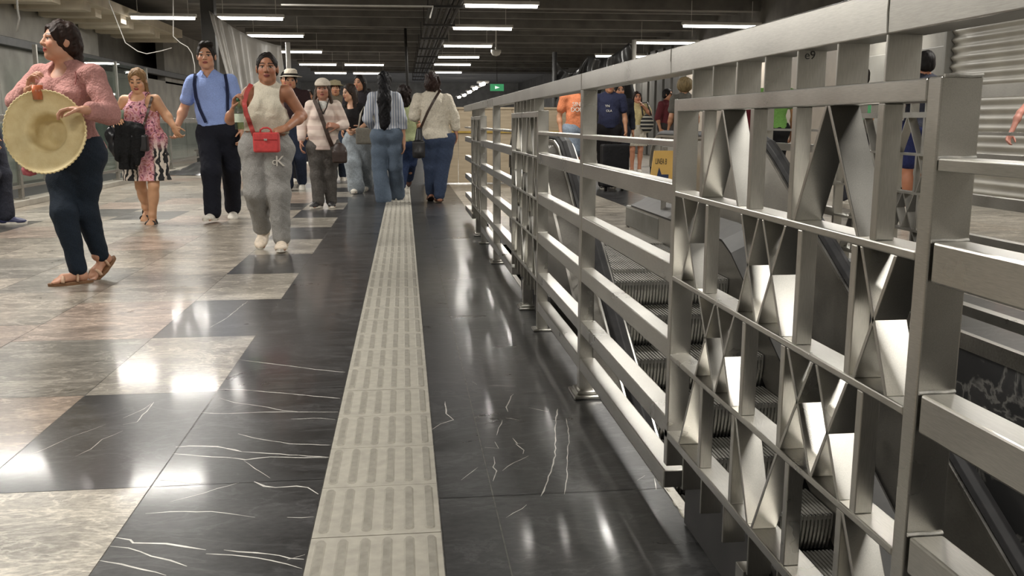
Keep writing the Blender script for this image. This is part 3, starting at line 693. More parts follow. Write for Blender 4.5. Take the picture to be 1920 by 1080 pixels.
# conduits and ceiling fittings
def conduits():
    t = empty('cable_tray', (0.75, 20, CEIL), 'dark tray of conduits running along the ceiling above the hall', 'cable tray')
    for k, (x, z, r) in enumerate(((0.50, 2.98, 0.03), (0.60, 2.95, 0.04), (0.71, 2.97, 0.03), (0.81, 2.94, 0.035), (0.90, 2.99, 0.028), (0.99, 2.96, 0.04))):
        MB().tube([(x, 3.0, z), (x, 46, z)], r, 8).build('conduit', BLACK_PAINT, t, smooth=True)
    for y in range(4, 46, 3):
        MB().box(0.42, 1.06, y, y + 0.05, 2.86, 2.90).tube([(0.44, y + 0.02, 2.88), (0.44, y + 0.02, CEIL - 0.2)], 0.01, 6).tube([(1.04, y + 0.02, 2.88), (1.04, y + 0.02, CEIL - 0.2)], 0.01, 6).build('bracket', BLACK_PAINT, t)
    a = at(527, 9, 13.5); c = at(812, 12, 13.5); e = at(806, 33, 12.9)
    o = MB().tube([tuple(a), tuple((a + c) / 2), tuple(c), tuple(e)], 0.012, 8).build('conduit_pipe', WHITE_PAINT, smooth=True, origin=tuple(float(q) for q in a)); tag(o, 'thin white conduit pipe crossing under the ceiling beams', 'pipe')
    for u, v0, v1, Y, w in ((760, 82, 150, 24, 'nearer the conduit tray'),):
        p0 = at(u, v0, Y); p1 = at(u + 6, v1 + 50, Y); o = MB().tube([(p0[0], Y, CEIL + 0.05), tuple(p1)], 0.035, 8).build('drop_pipe', BLACK_PAINT, smooth=True, origin=(float(p0[0]), Y, 2)); tag(o, 'dark drop pipe hanging down ' + w, 'pipe')
conduits()
CABLE_M = noisy('grey_white_cable', (0.34, 0.33, 0.30), (0.26, 0.25, 0.23), 8, 0.6)
def cables():
    def cable(px, Y, lab, r=0.008, m=CABLE_M):
        P = [at(u, v, Y) for u, v in px]; P.insert(0, np.array([P[0][0], Y, CEIL + 0.03])); o = MB().tube(P, r, 6).build('hanging_cable', m, smooth=True, origin=tuple(float(q) for q in P[0])); tag(o, lab, 'cable')
    cable([(325, 2), (325, 68), (338, 80), (352, 88), (360, 100), (365, 122), (366, 150)], 15.0, 'loose white cable dangling down behind the man in blue')
    cable([(205, 4), (235, 80), (258, 96), (275, 101), (300, 96), (322, 90)], 15.4, 'slack cable looping under the pale concrete ribs', 0.008)
    cable([(27, -60), (33, 18), (36, 34), (31, 60)], 9.0, 'short white cable end hanging by the side wall', 0.008)
cables()
def dome():
    p = at(930, 98, 24); t = empty('ceiling_camera', (float(p[0]), 24, float(p[2])), 'small white camera on a drop rod between the light rows', 'camera')
    MB().lathe([(0.0, -0.10), (0.09, -0.07), (0.13, 0.0), (0.13, 0.06), (0.0, 0.07)], tuple(p), 16).build('housing', WHITE_PAINT, t, smooth=True)
    MB().tube([tuple(p + np.array([0, 0, 0.05])), (p[0], 24, CEIL - 0.05)], 0.02, 8).build('drop_rod', WHITE_PAINT, t)
    p = at(932, 164, 36); t = empty('exit_sign', (float(p[0]), 36, float(p[2])), 'small green lit sign hanging far down the hall', 'sign')
    MB().box(p[0] - 0.26, p[0] + 0.26, 36, 36.08, p[2] - 0.13, p[2] + 0.13).build('panel', emit('green_sign', lin(70, 150, 100), 0.7), t)
    MB().tube([(p[0], 36.04, p[2] + 0.12), (p[0], 36.04, CEIL)], 0.015, 6).build('drop_rod', BLACK_PAINT, t)
    mb = MB(); mb.add([(p[0] - 0.08, 35.995, p[2] - 0.06), (p[0] + 0.1, 35.995, p[2] + 0.0), (p[0] - 0.08, 35.995, p[2] + 0.06)], [(0, 1, 2)]); mb.build('arrow', emit('pale_arrow', (0.8, 0.9, 0.8), 0.9), t)
    # receding row of lamps at the hall's far end
    for k, (u, v) in enumerate(((907, 157), (893, 165), (882, 172), (872, 178), (862, 182))):
        Y = 34 + 4.6 * k; p = at(u, v, Y); t = empty('ceiling_light', (float(p[0]), Y, float(p[2])), 'lit lamp in the receding row at the far end of the hall', 'light', 'lamps at the far end of the hall')
        MB().box(p[0] - 0.2, p[0] + 0.2, Y, Y + 0.7, p[2] + 0.04, p[2] + 0.1).build('housing', WHITE_PAINT, t)
        MB().tube([(p[0], Y, p[2]), (p[0], Y + 1.2, p[2] + 0.02)], 0.07, 8).build('tube', TUBE_MAT, t, smooth=True)
dome()

# text built as solid letters
def lettering(name, s, size, m, parent, loc, rot, extr=0.001, align='CENTER'):
    cu = bpy.data.curves.new(name, 'FONT'); cu.body = s; cu.size = size; cu.extrude = extr; cu.align_x = align; cu.align_y = 'CENTER'
    cu.materials.append(m); tmp = bpy.data.objects.new(name, cu); COL.objects.link(tmp); dg = bpy.context.evaluated_depsgraph_get(); dg.update()
    me = bpy.data.meshes.new_from_object(tmp.evaluated_get(dg)); bpy.data.objects.remove(tmp); o = bpy.data.objects.new(name, me)
    put(o, parent); o.location = loc; o.rotation_euler = rot; return o

def metro_sign():
    Y = 7.45; p = at(1247, 318, Y); x, z = float(p[0]), float(p[2])
    t = empty('metro_sign', (x, Y, z), 'yellow board with black lettering standing by the escalator newel', 'sign')
    yel = noisy('yellow_board', lin(226, 184, 104), lin(214, 172, 92), 5, 0.5); ink = noisy('black_ink', (0.03, 0.028, 0.025), (0.04, 0.038, 0.03), 5, 0.6); blu = noisy('navy_ink', lin(40, 50, 80), lin(46, 58, 90), 5, 0.6)
    w, h = 0.115, 0.155
    b = MB(); b.add([(x - w - 0.02, Y, z - h), (x + w, Y, z - h), (x + w, Y, z + h), (x - w + 0.02, Y, z + h), (x - w - 0.02, Y + 0.012, z - h), (x + w, Y + 0.012, z - h), (x + w, Y + 0.012, z + h), (x - w + 0.02, Y + 0.012, z + h)],
                    [(0, 1, 2, 3), (7, 6, 5, 4), (0, 4, 5, 1), (1, 5, 6, 2), (2, 6, 7, 3), (3, 7, 4, 0)]); b.build('board', yel, t)
    lettering('lettering', 'LINEA B', 0.066, ink, t, (-0.085, -0.003, 0.068), (math.pi / 2, 0.05, 0), align='LEFT').scale = (0.42, 1.0, 1.0)
    f = MB(); f.add([(x - 0.08, Y - 0.003, z - 0.10), (x - 0.04, Y - 0.003, z - 0.10), (x + 0.03, Y - 0.003, z - 0.10), (x + 0.03, Y - 0.003, z - 0.04), (x - 0.03, Y - 0.003, z - 0.04), (x - 0.052, Y - 0.003, z + 0.02)], [(0, 1, 2, 3, 4, 5)]); f.build('arrow', blu, t)
    s = MB(); s.box(x - 0.02, x + 0.02, Y + 0.012, Y + 0.03, 0.2, z + h + 0.03); s.box(x - 0.05, x + 0.1, Y - 0.02, Y + 0.06, 0.2, 0.215); s.build('stand', STEEL_D, t)
metro_sign()
_q = at(1519, 104, 1.3815)
lettering('pen_mark', 'e9', 0.018, noisy('marker_ink', (0.05, 0.05, 0.05), (0.08, 0.08, 0.08), 20, 0.6), RAIL, tuple(float(c) - float(r) for c, r in zip((_q[0], 1.3815, _q[2]), RAIL.location)), (math.pi / 2, 0, 0), 0.0003)
# ------------------------------------------------------------------ people: smooth volumes turned into one surface
class Field:
    def __init__(s, lo, hi, h):
        s.lo = np.array(lo, float); s.h = h; s.n = np.maximum(3, np.ceil((np.array(hi) - s.lo) / h).astype(int) + 1)
        s.D = np.full(s.n, 0.2, np.float32); s.ax = [s.lo[i] + h * np.arange(s.n[i]) for i in range(3)]
    def sub(s, lo, hi):
        a = np.clip(np.floor((np.array(lo) - s.lo) / s.h).astype(int), 0, s.n); b = np.clip(np.ceil((np.array(hi) - s.lo) / s.h).astype(int) + 1, 0, s.n)
        if np.any(b <= a): return None, None
        sl = tuple(slice(a[i], b[i]) for i in range(3))
        g = np.meshgrid(*[s.ax[i][sl[i]] for i in range(3)], indexing='ij')
        return sl, np.stack(g, -1).astype(np.float32)
    def add(s, pr, inflate=0.0, kk=None):
        k = pr['k'] if kk is None else kk; pad = 0.05 + k + inflate
        lo, hi = bounds(pr); sl, P = s.sub(lo - pad, hi + pad)
        if sl is None: return
        d = dist(pr, P) - inflate; A = s.D[sl]
        if k > 0:
            h = np.clip(0.5 + 0.5 * (A - d) / k, 0, 1); s.D[sl] = A * (1 - h) + d * h - k * h * (1 - h)
        else: s.D[sl] = np.minimum(A, d)
    def cut(s, pr, k=0.01):
        lo, hi = bounds(pr); pad = 0.03 + k; sl, P = s.sub(lo - pad, hi + pad)
        if sl is None: return
        d = -dist(pr, P); A = s.D[sl]
        h = np.clip(0.5 - 0.5 * (A - d) / max(k, 1e-4), 0, 1); s.D[sl] = A * (1 - h) + d * h + k * h * (1 - h)
    def half(s, p, n):
        """drop everything on the side n points to"""
        n = np.array(n, float); n /= np.linalg.norm(n)
        g = (s.ax[0][:, None, None] - p[0]) * n[0] + (s.ax[1][None, :, None] - p[1]) * n[1] + (s.ax[2][None, None, :] - p[2]) * n[2]
        s.D = np.maximum(s.D, g.astype(np.float32))
    def ripple(s, amp, freq, seed=0, dirv=(1, 0, 0)):
        r = np.random.RandomState(seed); X, Y, Z = s.ax[0][:, None, None], s.ax[1][None, :, None], s.ax[2][None, None, :]
        t = 0
        for i in range(5):
            w = r.normal(size=3) * freq * (0.6 + 0.35 * i); ph = r.uniform(0, 6.3)
            t = t + np.sin(X * w[0] + Y * w[1] + Z * w[2] + ph + 1.3 * np.sin(X * w[1] * 0.7 + Z * w[0] * 0.5 + ph * 2)) / (1 + 0.5 * i)
        s.D = s.D + (amp * t).astype(np.float32)

def bounds(pr):
    t = pr['t']
    if t == 'cone':
        a, b, r = pr['a'], pr['b'], max(pr['ra'], pr['rb']); return np.minimum(a, b) - r, np.maximum(a, b) + r
    if t == 'ell':
        R = max(pr['r']); return pr['c'] - R, pr['c'] + R
    if t == 'box':
        R = np.linalg.norm(pr['r']) + pr['round']; return pr['c'] - R, pr['c'] + R

def dist(pr, P):
    t = pr['t']
    if t == 'cone':
        a, b = pr['a'].astype(np.float32), pr['b'].astype(np.float32); d = b - a; L = float(d @ d) + 1e-9
        q = P - a; h = np.clip((q @ d) / L, 0, 1)[..., None]; return np.linalg.norm(q - d * h, axis=-1) - (pr['ra'] + (pr['rb'] - pr['ra']) * h[..., 0])
    q = P - pr['c'].astype(np.float32)
    if pr.get('R') is not None: q = q @ pr['R'].astype(np.float32)          # columns are the local axes
    r = np.array(pr['r'], np.float32)
    if t == 'ell':
        k0 = np.linalg.norm(q / r, axis=-1); k1 = np.linalg.norm(q / (r * r), axis=-1) + 1e-6; return k0 * (k0 - 1) / k1
    m = np.abs(q) - r; return np.linalg.norm(np.maximum(m, 0), axis=-1) + np.minimum(m.max(-1), 0) - pr['round']

def cone(a, b, ra, rb, k=0.02): return dict(t='cone', a=np.array(a, float), b=np.array(b, float), ra=ra, rb=rb, k=k)
def ell(c, r, R=None, k=0.02): return dict(t='ell', c=np.array(c, float), r=tuple(r), R=R, k=k)
def rbox(c, r, R=None, rd=0.01, k=0.01): return dict(t='box', c=np.array(c, float), r=tuple(r), R=R, round=rd, k=k)

_EDGES = [(0, 1), (2, 3), (4, 5), (6, 7), (0, 2), (1, 3), (4, 6), (5, 7), (0, 4), (1, 5), (2, 6), (3, 7)]
def surface(fl):
    """surface nets"""
    D = fl.D; s = D < 0; n = D.shape
    c = [(i, j, k) for i in (0, 1) for j in (0, 1) for k in (0, 1)]
    sub = lambda A, o: A[o[0]:n[0] - 1 + o[0], o[1]:n[1] - 1 + o[1], o[2]:n[2] - 1 + o[2]]
    cnt = sum(sub(s, o).astype(np.int8) for o in c); act = (cnt > 0) & (cnt < 8)
    I = np.argwhere(act)
    if len(I) == 0: return np.zeros((0, 3)), np.zeros((0, 4), int)
    ids = np.full(act.shape, -1, np.int32); ids[act] = np.arange(len(I))
    V8 = np.stack([D[I[:, 0] + o[0], I[:, 1] + o[1], I[:, 2] + o[2]] for o in c], 1)
    acc = np.zeros((len(I), 3)); w = np.zeros(len(I)); O = np.array(c, float)
    for a, b in _EDGES:
        va, vb = V8[:, a], V8[:, b]; m = (va < 0) != (vb < 0); t = np.where(m, va / np.where(m, va - vb, 1), 0)
        acc += np.where(m[:, None], O[a] + t[:, None] * (O[b] - O[a]), 0); w += m
    P = fl.lo + fl.h * (I + acc / w[:, None])
    Q = []
    for ax in range(3):
        o1, o2 = [(1, 2), (2, 0), (0, 1)][ax]
        A = np.moveaxis(s, ax, 0); diff = np.moveaxis(A[:-1] != A[1:], 0, ax); e = np.argwhere(diff)
        e = e[(e[:, o1] > 0) & (e[:, o2] > 0) & (e[:, o1] < n[o1] - 1) & (e[:, o2] < n[o2] - 1)]
        u = np.zeros(3, int); u[o1] = 1; v = np.zeros(3, int); v[o2] = 1
        g = lambda q: ids[q[:, 0], q[:, 1], q[:, 2]]
        q = np.stack([g(e - u - v), g(e - v), g(e), g(e - u)], 1); ins = s[e[:, 0], e[:, 1], e[:, 2]]
        q[~ins] = q[~ins][:, ::-1]; Q.append(q)
    return P, np.concatenate(Q)

def mesh_obj(name, P, Q, mat, parent, base, col=None):
    me = bpy.data.meshes.new(name); P = P - np.array(base)
    me.vertices.add(len(P)); me.vertices.foreach_set('co', P.astype(np.float32).ravel())
    me.loops.add(len(Q) * 4); me.loops.foreach_set('vertex_index', Q.astype(np.int32).ravel())
    me.polygons.add(len(Q)); me.polygons.foreach_set('loop_start', (np.arange(len(Q)) * 4).astype(np.int32))
    me.update(calc_edges=True); me.polygons.foreach_set('use_smooth', np.ones(len(Q), bool))
    if col is not None:
        a = me.color_attributes.new('Col', 'FLOAT_COLOR', 'POINT'); a.data.foreach_set('color', np.concatenate([col, np.ones((len(col), 1))], 1).astype(np.float32).ravel())
    me.materials.append(mat); me.validate()
    o = bpy.data.objects.new(name, me); put(o, parent); return o

def solid(name, prims, h, mat, parent, base, cuts=(), halves=(), ripple=None, col=None, inflate=0.0):
    lo = np.min([bounds(p)[0] for p in prims], 0) - 0.03 - inflate; hi = np.max([bounds(p)[1] for p in prims], 0) + 0.03 + inflate
    f = Field(lo, hi, h)
    for p in prims: f.add(p, inflate)
    if ripple: f.ripple(*ripple)
    for p in cuts: f.cut(p, 0.006)
    for p, n in halves: f.half(p, n)
    P, Q = surface(f)
    if len(P) == 0: return None
    return mesh_obj(name, P, Q, mat, parent, base, col(P) if col else None)

SKIN_M = vcol('skin', 0.48, 0.4, bump=0.05)
HAIR_MATS = {}
def hair_mat(rgb):
    if rgb not in HAIR_MATS:
        c = lin(rgb); m, nt, b = mat_base('hair', c, 0.6, 0, 0.2)
        n = N(nt, 'ShaderNodeTexNoise', Scale=60.0, Detail=3.0); nt.links.new(coords(nt, (1, 1, 0.12)), n.inputs['Vector'])
        nt.links.new(ramp(nt, n.outputs[0], [(0.3, tuple(x * 0.6 for x in c)), (0.7, tuple(min(1, x * 1.25) for x in c))]), b.inputs['Base Color'])
        bp = N(nt, 'ShaderNodeBump', Strength=0.5, Distance=0.01); nt.links.new(n.outputs[0], bp.inputs['Height']); nt.links.new(bp.outputs[0], b.inputs['Normal'])
        HAIR_MATS[rgb] = m
    return HAIR_MATS[rgb]
MATS = {}
def fab(rgb, **kw):
    k = (rgb, tuple(sorted(kw.items())))
    if k not in MATS: MATS[k] = cloth('fabric', rgb, **kw)
    return MATS[k]
def leather(rgb, rough=0.4):
    k = ('l', rgb, rough)
    if k not in MATS: MATS[k] = noisy('leather', lin(rgb), tuple(c * 0.75 for c in lin(rgb)), 40, rough, bump=0.08)
    return MATS[k]

def unit(v): v = np.array(v, float); return v / (np.linalg.norm(v) + 1e-9)

class Person:
    """joints in place; sl/sr etc. are the sides as seen on the picture's left and right"""
    def __init__(s, label, x, y, H=1.62, heading=0.0, group=None, res=0.011, skin=(176, 128, 98), phase=0.0, look=None, tilt=0.0, hw=0.165, ww=0.135, sw=None, dp=1.0, bust=0.0, belly=0.0, head_k=1.0, arm_r=1.0, leg_r=1.0, joints=None, feet=None, category='person', arms=(None, None)):
        s.H = H; k = s.k = H / 1.65; s.res = res; a = math.radians(heading); s.base = (x, y, 0.0)
        s.f = np.array([math.sin(a), -math.cos(a), 0.0]); s.l = np.array([math.cos(a), math.sin(a), 0.0]); up = np.array([0, 0, 1.0])
        sd = 1 if s.l[0] >= 0 else -1                                         # which lateral side shows on the picture's right
        s.lr = s.l * sd
        B = np.array(s.base); L = lambda lx, fy, z: B + s.lr * lx * k + s.f * fy * k + up * z * k
        sw_ = sw or 0.19; ph = phase
        J = dict(pv=L(0, 0, 0.93), nk=L(0, 0.0, 1.40), hd=L(0, 0.02, 1.535), sl=L(-sw_, 0, 1.345), sr=L(sw_, 0, 1.345))
        for q, sg, p2 in (('l', -1, ph), ('r', 1, -ph)):
            J['k' + q] = L(sg * 0.085, 0.05 + 0.10 * max(p2, 0) + 0.02 * p2, 0.48); J['a' + q] = L(sg * 0.08, 0.30 * p2, 0.075 + (0.07 * -p2 if p2 < 0 else 0))
            J['e' + q] = L(sg * (sw_ + 0.055), -0.03 - 0.08 * p2, 1.07); J['w' + q] = L(sg * (sw_ + 0.06), 0.06 - 0.14 * p2, 0.85)
        if joints:
            for n, v in joints.items(): J[n] = np.array(at(v[0], v[1], y + (v[2] if len(v) > 2 else 0.0)))
        s.J = J; s.feet = feet or {}
        s.root = empty('person', s.base, label, category, group)
        s.skin = lin(skin); s.hw, s.ww, s.dp, s.bust, s.belly, s.arm_r, s.leg_r = hw * k, ww * k, dp, bust * k, belly, arm_r, leg_r
        U = unit(J['nk'] - J['pv']); Lt = unit(J['sr'] - J['sl']); Lt = unit(Lt - U * (Lt @ U)); Fv = np.cross(U, Lt)
        if Fv @ s.f < 0: Fv = -Fv
        s.U, s.L, s.F = U, Lt, Fv; s.R = np.stack([Lt, Fv, U], 1); s.T = np.linalg.norm(J['nk'] - J['pv'])
        la = math.radians(heading if look is None else look); hf = np.array([math.sin(la), -math.cos(la), math.sin(math.radians(tilt))]); hf = unit(hf)
        hl = unit(np.cross(hf, up)); hu = np.cross(hl, hf); s.HR = np.stack([-hl, hf, hu], 1); s.hs = k * head_k   # head axes: side, front, up
        s.arms = arms; s.torso = []; s.arm = {}; s.leg = {}
        s.make_prims()
    def tp(s, t, lx=0.0, f=0.0): return s.J['pv'] + s.U * t * s.T + s.L * lx + s.F * f
    def hp(s, x, y, z): return s.J['hd'] + s.HR @ (np.array([x, y, z]) * s.hs)
    def make_prims(s):
        J, k, R, dp = s.J, s.k, s.R, s.dp; SW = np.linalg.norm(J['sr'] - J['sl']) / 2; s.SW = SW
        T = s.torso
        T.append(ell(s.tp(-0.02), (s.hw, 0.112 * dp * k, 0.13 * k), R, 0.05)); T.append(ell(s.tp(0.40), (s.ww, 0.10 * dp * k, 0.15 * k), R, 0.07))
        T.append(ell(s.tp(0.70), (max(SW * 0.84, 0.10), 0.108 * dp * k, 0.15 * k), R, 0.06)); T.append(cone(J['sl'] - s.U * 0.010, J['sr'] - s.U * 0.010, 0.044 * k, 0.044 * k, 0.035))
        for q in ('l', 'r'):
            sg = -1 if q == 'l' else 1
            T.append(cone(J['nk'] + s.U * 0.015 * k, J['s' + q] - s.L * sg * 0.03, 0.040 * k, 0.030 * k, 0.035))
            T.append(ell(s.tp(-0.10, sg * 0.075 * k, -0.055 * k * dp), (0.085 * k, 0.085 * k * dp, 0.09 * k), R, 0.04))
            if s.bust: T.append(ell(s.tp(0.62, sg * SW * 0.44, 0.075 * k * dp), (s.bust, s.bust * 0.95, s.bust), R, 0.035))
        if s.belly: T.append(ell(s.tp(0.26, 0, 0.055 * k), (s.ww * 0.95, 0.09 * k * s.belly, 0.13 * k), R, 0.06))
        for q in ('l', 'r'):
            sg = -1 if q == 'l' else 1; S_, E_, W_ = J['s' + q], J['e' + q], J['w' + q]; ar = s.arm_r * k
            s.arm[q] = [cone(S_, E_, 0.045 * ar, 0.036 * ar, 0.025), cone(E_, W_, 0.036 * ar, 0.025 * ar, 0.015)]
            m = E_ + (W_ - E_) * 0.28; s.arm[q].append(ell(m, (0.038 * ar,) * 3, None, 0.03))
            hip = s.tp(-0.10, sg * s.hw * 0.52); J['h' + q] = hip; K_, A_ = J['k' + q], J['a' + q]; lr = s.leg_r * k
            cal = K_ + (A_ - K_) * 0.30 - unit(s.f) * 0.018 * k
            s.leg[q] = [cone(hip, K_, 0.088 * lr, 0.056 * lr, 0.03), cone(K_, A_, 0.052 * lr, 0.036 * k, 0.02), ell(cal, (0.052 * lr, 0.055 * lr, 0.10 * k), None, 0.03)]
    # --- pieces
    def head_prims(s):
        hp, R, h = s.hp, s.HR, s.hs; E = lambda c, r, k=0.012: ell(hp(*c), tuple(x * h for x in r), R, k * h)
        J = s.J
        P = [E((0, -0.012, 0.030), (0.074, 0.092, 0.086), 0.02), E((0, 0.028, -0.035), (0.058, 0.060, 0.078), 0.03), E((0, 0.062, -0.092), (0.026, 0.022, 0.020), 0.025),
             E((0.034, 0.058, -0.024), (0.028, 0.026, 0.028), 0.02), E((-0.034, 0.058, -0.024), (0.028, 0.026, 0.028), 0.02), E((0.042, 0.02, -0.065), (0.022, 0.04, 0.028), 0.02), E((-0.042, 0.02, -0.065), (0.022, 0.04, 0.028), 0.02),
             cone(hp(0, 0.086, 0.012), hp(0, 0.101, -0.022), 0.0085 * h, 0.0125 * h, 0.010 * h), E((0.011, 0.096, -0.027), (0.009, 0.010, 0.008), 0.006), E((-0.011, 0.096, -0.027), (0.009, 0.010, 0.008), 0.006),
             cone(hp(0.016, 0.082, 0.026), hp(0.045, 0.070, 0.024), 0.010 * h, 0.008 * h, 0.012 * h), cone(hp(-0.016, 0.082, 0.026), hp(-0.045, 0.070, 0.024), 0.010 * h, 0.008 * h, 0.012 * h),
             E((0, 0.083, -0.052), (0.024, 0.012, 0.0075), 0.006), E((0, 0.081, -0.063), (0.021, 0.012, 0.0085), 0.006),
             E((0.077, -0.008, -0.004), (0.010, 0.020, 0.031), 0.008), E((-0.077, -0.008, -0.004), (0.010, 0.020, 0.031), 0.008)]
        P.append(cone(J['nk'] - s.U * 0.03 * s.k, hp(0, -0.018, -0.075), 0.055 * s.k, 0.050 * h, 0.03)); return P
    def hand_prims(s, q):
        J, k = s.J, s.k; e, w = J['e' + q], J['w' + q]; spec = s.arms[0 if q == 'l' else 1] or {}
        d = unit(spec.get('d', w - e)); n = spec.get('n'); curl = spec.get('curl', 0.45); sc = k * spec.get('size', 1.0)
        sg = -1 if q == 'l' else 1
        if n is None: n = s.lr * sg                                           # back of the hand faces outward
        n = unit(np.array(n, float) - d * (np.array(n, float) @ d)); t = np.cross(d, n)  # thumb side
        if (t @ s.f) < 0 and spec.get('thumb') is None: t = -t
        if spec.get('thumb') is not None and t @ np.array(spec['thumb'], float) < 0: t = -t
        R = np.stack([t, n, d], 1); fr = max(0.0085 * sc, s.res * 0.95)
        P = [ell(w + d * 0.045 * sc, (0.040 * sc, max(0.017 * sc, fr), 0.050 * sc), R, 0.015)]
        tips = []
        for i, (off, ln) in enumerate(((0.029, 0.92), (0.010, 1.0), (-0.010, 0.95), (-0.028, 0.76))):
            p = w + d * 0.082 * sc + t * off * sc; ang = 0.12 + curl * 0.5
            for j, sl in enumerate((0.042, 0.027, 0.022)):
                dd = d * math.cos(ang) - n * math.sin(ang) + t * off * 1.5; p2 = p + unit(dd) * sl * sc * ln
                P.append(cone(p, p2, fr * (1 - 0.09 * j), fr * (0.93 - 0.09 * j), 0.003)); p = p2; ang += curl * 1.05
        p = w + d * 0.022 * sc + t * 0.030 * sc
        for j, (sl, sp) in enumerate(((0.036, 0.75), (0.030, 0.35), (0.024, 0.15))):
            p2 = p + unit(d * 0.75 + t * sp - n * (0.25 + 0.5 * curl)) * sl * sc; P.append(cone(p, p2, fr * (1.12 - 0.1 * j), fr * (1.05 - 0.12 * j), 0.006)); p = p2
        return P
    def foot_frame(s, q):
        ang, pit = s.feet.get(q, (None, 0.0)); f = s.f if ang is None else np.array([math.sin(math.radians(ang)), -math.cos(math.radians(ang)), 0])
        p = math.radians(pit); fw = f * math.cos(p) + np.array([0, 0, 1]) * math.sin(p); up = unit(np.array([0, 0, 1]) - fw * fw[2]); return fw, up, np.cross(fw, up)
    def foot_prims(s, q):
        fw, up, sd = s.foot_frame(q); A = s.J['a' + q]; k = s.k; R = np.stack([sd, fw, up], 1); at_ = lambda x, y, z: A + sd * x * k + fw * y * k + up * z * k
        P = [cone(at_(0, -0.02, -0.035), at_(0, 0.02, 0.02), 0.032 * k, 0.034 * k, 0.02), cone(at_(0, -0.02, -0.045), at_(0, 0.09, -0.040), 0.028 * k, 0.026 * k, 0.02), ell(at_(0, 0.095, -0.052), (0.040 * k, 0.05 * k, 0.018 * k), R, 0.015)]
        for i in range(5): x = -0.030 + 0.015 * i; P.append(cone(at_(x, 0.12, -0.058), at_(x * 1.08, 0.155 - 0.006 * abs(i - 1), -0.062), 0.0095 * k, 0.0085 * k, 0.004))
        return P
    def body(s, lip=(150, 78, 70), brow=(50, 36, 28), beard=None, bare=False, bare_legs=False, eyes_down=False):
        P = list(s.torso)
        for q in 'lr': P += s.arm[q] + s.leg[q] + s.hand_prims(q) + s.foot_prims(q)
        P += s.head_prims(); hp, h = s.hp, s.hs
        sockets = [ell(hp(x, 0.096, 0.006), (0.017 * h, 0.014 * h, 0.011 * h), s.HR, 0) for x in (0.031, -0.031)]
        eyes = [ell(hp(x, 0.069, 0.005), (0.0150 * h, 0.0125 * h, 0.0115 * h), s.HR, 0.002) for x in (0.031, -0.031)]
        lo = np.min([bounds(p)[0] for p in P], 0) - 0.03; hi = np.max([bounds(p)[1] for p in P], 0) + 0.03
        f = Field(lo, hi, s.res)
        nb = len(s.torso)
        for i, p in enumerate(P): f.add(p, -0.008 if i < nb and not bare else (-0.008 if (any(p is z for z in s.leg['l'] + s.leg['r'])) and not bare_legs else 0.0))
        for c in sockets: f.cut(c, 0.006)
        for e in eyes: f.add(e)
        V, Q = surface(f); col = np.tile(np.array(s.skin), (len(V), 1))
        nz = np.sin(V[:, 0] * 61 + 2 * np.sin(V[:, 2] * 37)) * np.sin(V[:, 2] * 53 + V[:, 1] * 47); col *= (1 + 0.05 * nz)[:, None]
        q = ((V - s.J['hd']) @ s.HR) / h; near = np.linalg.norm(q, axis=1) < 0.16; front = near & (q[:, 1] > 0.045)
        def paint(m, c): col[m] = np.array(c)
        paint(front & (np.abs(np.abs(q[:, 0]) - 0.031) < 0.019) & (np.abs(q[:, 2] - 0.0295 - 0.004 * np.cos((np.abs(q[:, 0]) - 0.03) * 80)) < max(0.0045, 0.5 * s.res / h)), lin(brow))
        ex = np.abs(q[:, 0]) - 0.031
        if eyes_down: paint(front & (np.abs(ex) < 0.016) & (np.abs(q[:, 2] - 0.001) < 0.004), lin(60, 42, 34))
        else:
            paint(front & ((ex / 0.0135) ** 2 + ((q[:, 2] - 0.005) / 0.0060) ** 2 < 1), lin(150, 138, 126)); paint(front & (ex ** 2 + (q[:, 2] - 0.005) ** 2 < max(0.0075, 0.8 * s.res / h) ** 2), lin(38, 26, 20))
            paint(front & (np.abs(ex) < 0.0165) & (np.abs(q[:, 2] - 0.0135) < 0.0028), lin(50, 36, 30))
        paint(front & ((q[:, 0] / 0.024) ** 2 + ((q[:, 2] + 0.057) / 0.0125) ** 2 < 1) & (q[:, 1] > 0.078), lin(lip)); paint(front & (np.abs(q[:, 0]) < 0.022) & (np.abs(q[:, 2] + 0.0575) < 0.0022) & (q[:, 1] > 0.078), lin(80, 40, 36))
        paint(front & ((np.abs(q[:, 0]) - 0.009) ** 2 + (q[:, 2] + 0.033) ** 2 < 0.0045 ** 2), tuple(c * 0.45 for c in s.skin))
        ck = front & ((np.abs(q[:, 0]) - 0.042) ** 2 + (q[:, 2] + 0.026) ** 2 < 0.02 ** 2); col[ck] = col[ck] * np.array([1.06, 0.90, 0.88])
        if beard: bd = front & (q[:, 2] < -0.045) & ~((q[:, 0] / 0.024) ** 2 + ((q[:, 2] + 0.057) / 0.0125) ** 2 < 1); col[bd] = col[bd] * 0.65
        return mesh_obj('body', V, Q, SKIN_M, s.root, s.base, np.clip(col, 0, 1))
    def hair(s, rgb, extra=(), vol=0.012, hairline=0.062, name='hair', ripple=0.002, low=-0.03):
        hp, h = s.hp, s.hs
        P = [ell(hp(0, -0.014, 0.032), ((0.074 + vol) * h, (0.092 + vol) * h, (0.086 + vol) * h), s.HR, 0.01), ell(hp(0, -0.045, low), ((0.070 + vol * 0.7) * h, (0.052 + vol) * h, 0.06 * h), s.HR, 0.03)]
        for e in extra:
            if e[0] == 'c': P.append(cone(hp(*e[1]), hp(*e[2]), e[3] * h, e[4] * h, 0.02))
            else: P.append(ell(hp(*e[1]), tuple(x * h for x in e[2]), s.HR, 0.015))
        cut = [ell(hp(0, 0.105, -0.040), (0.074 * h, 0.088 * h, (0.060 + hairline) * h), s.HR), ell(hp(0, 0.06, -0.115), (0.085 * h, 0.09 * h, 0.075 * h), s.HR)]
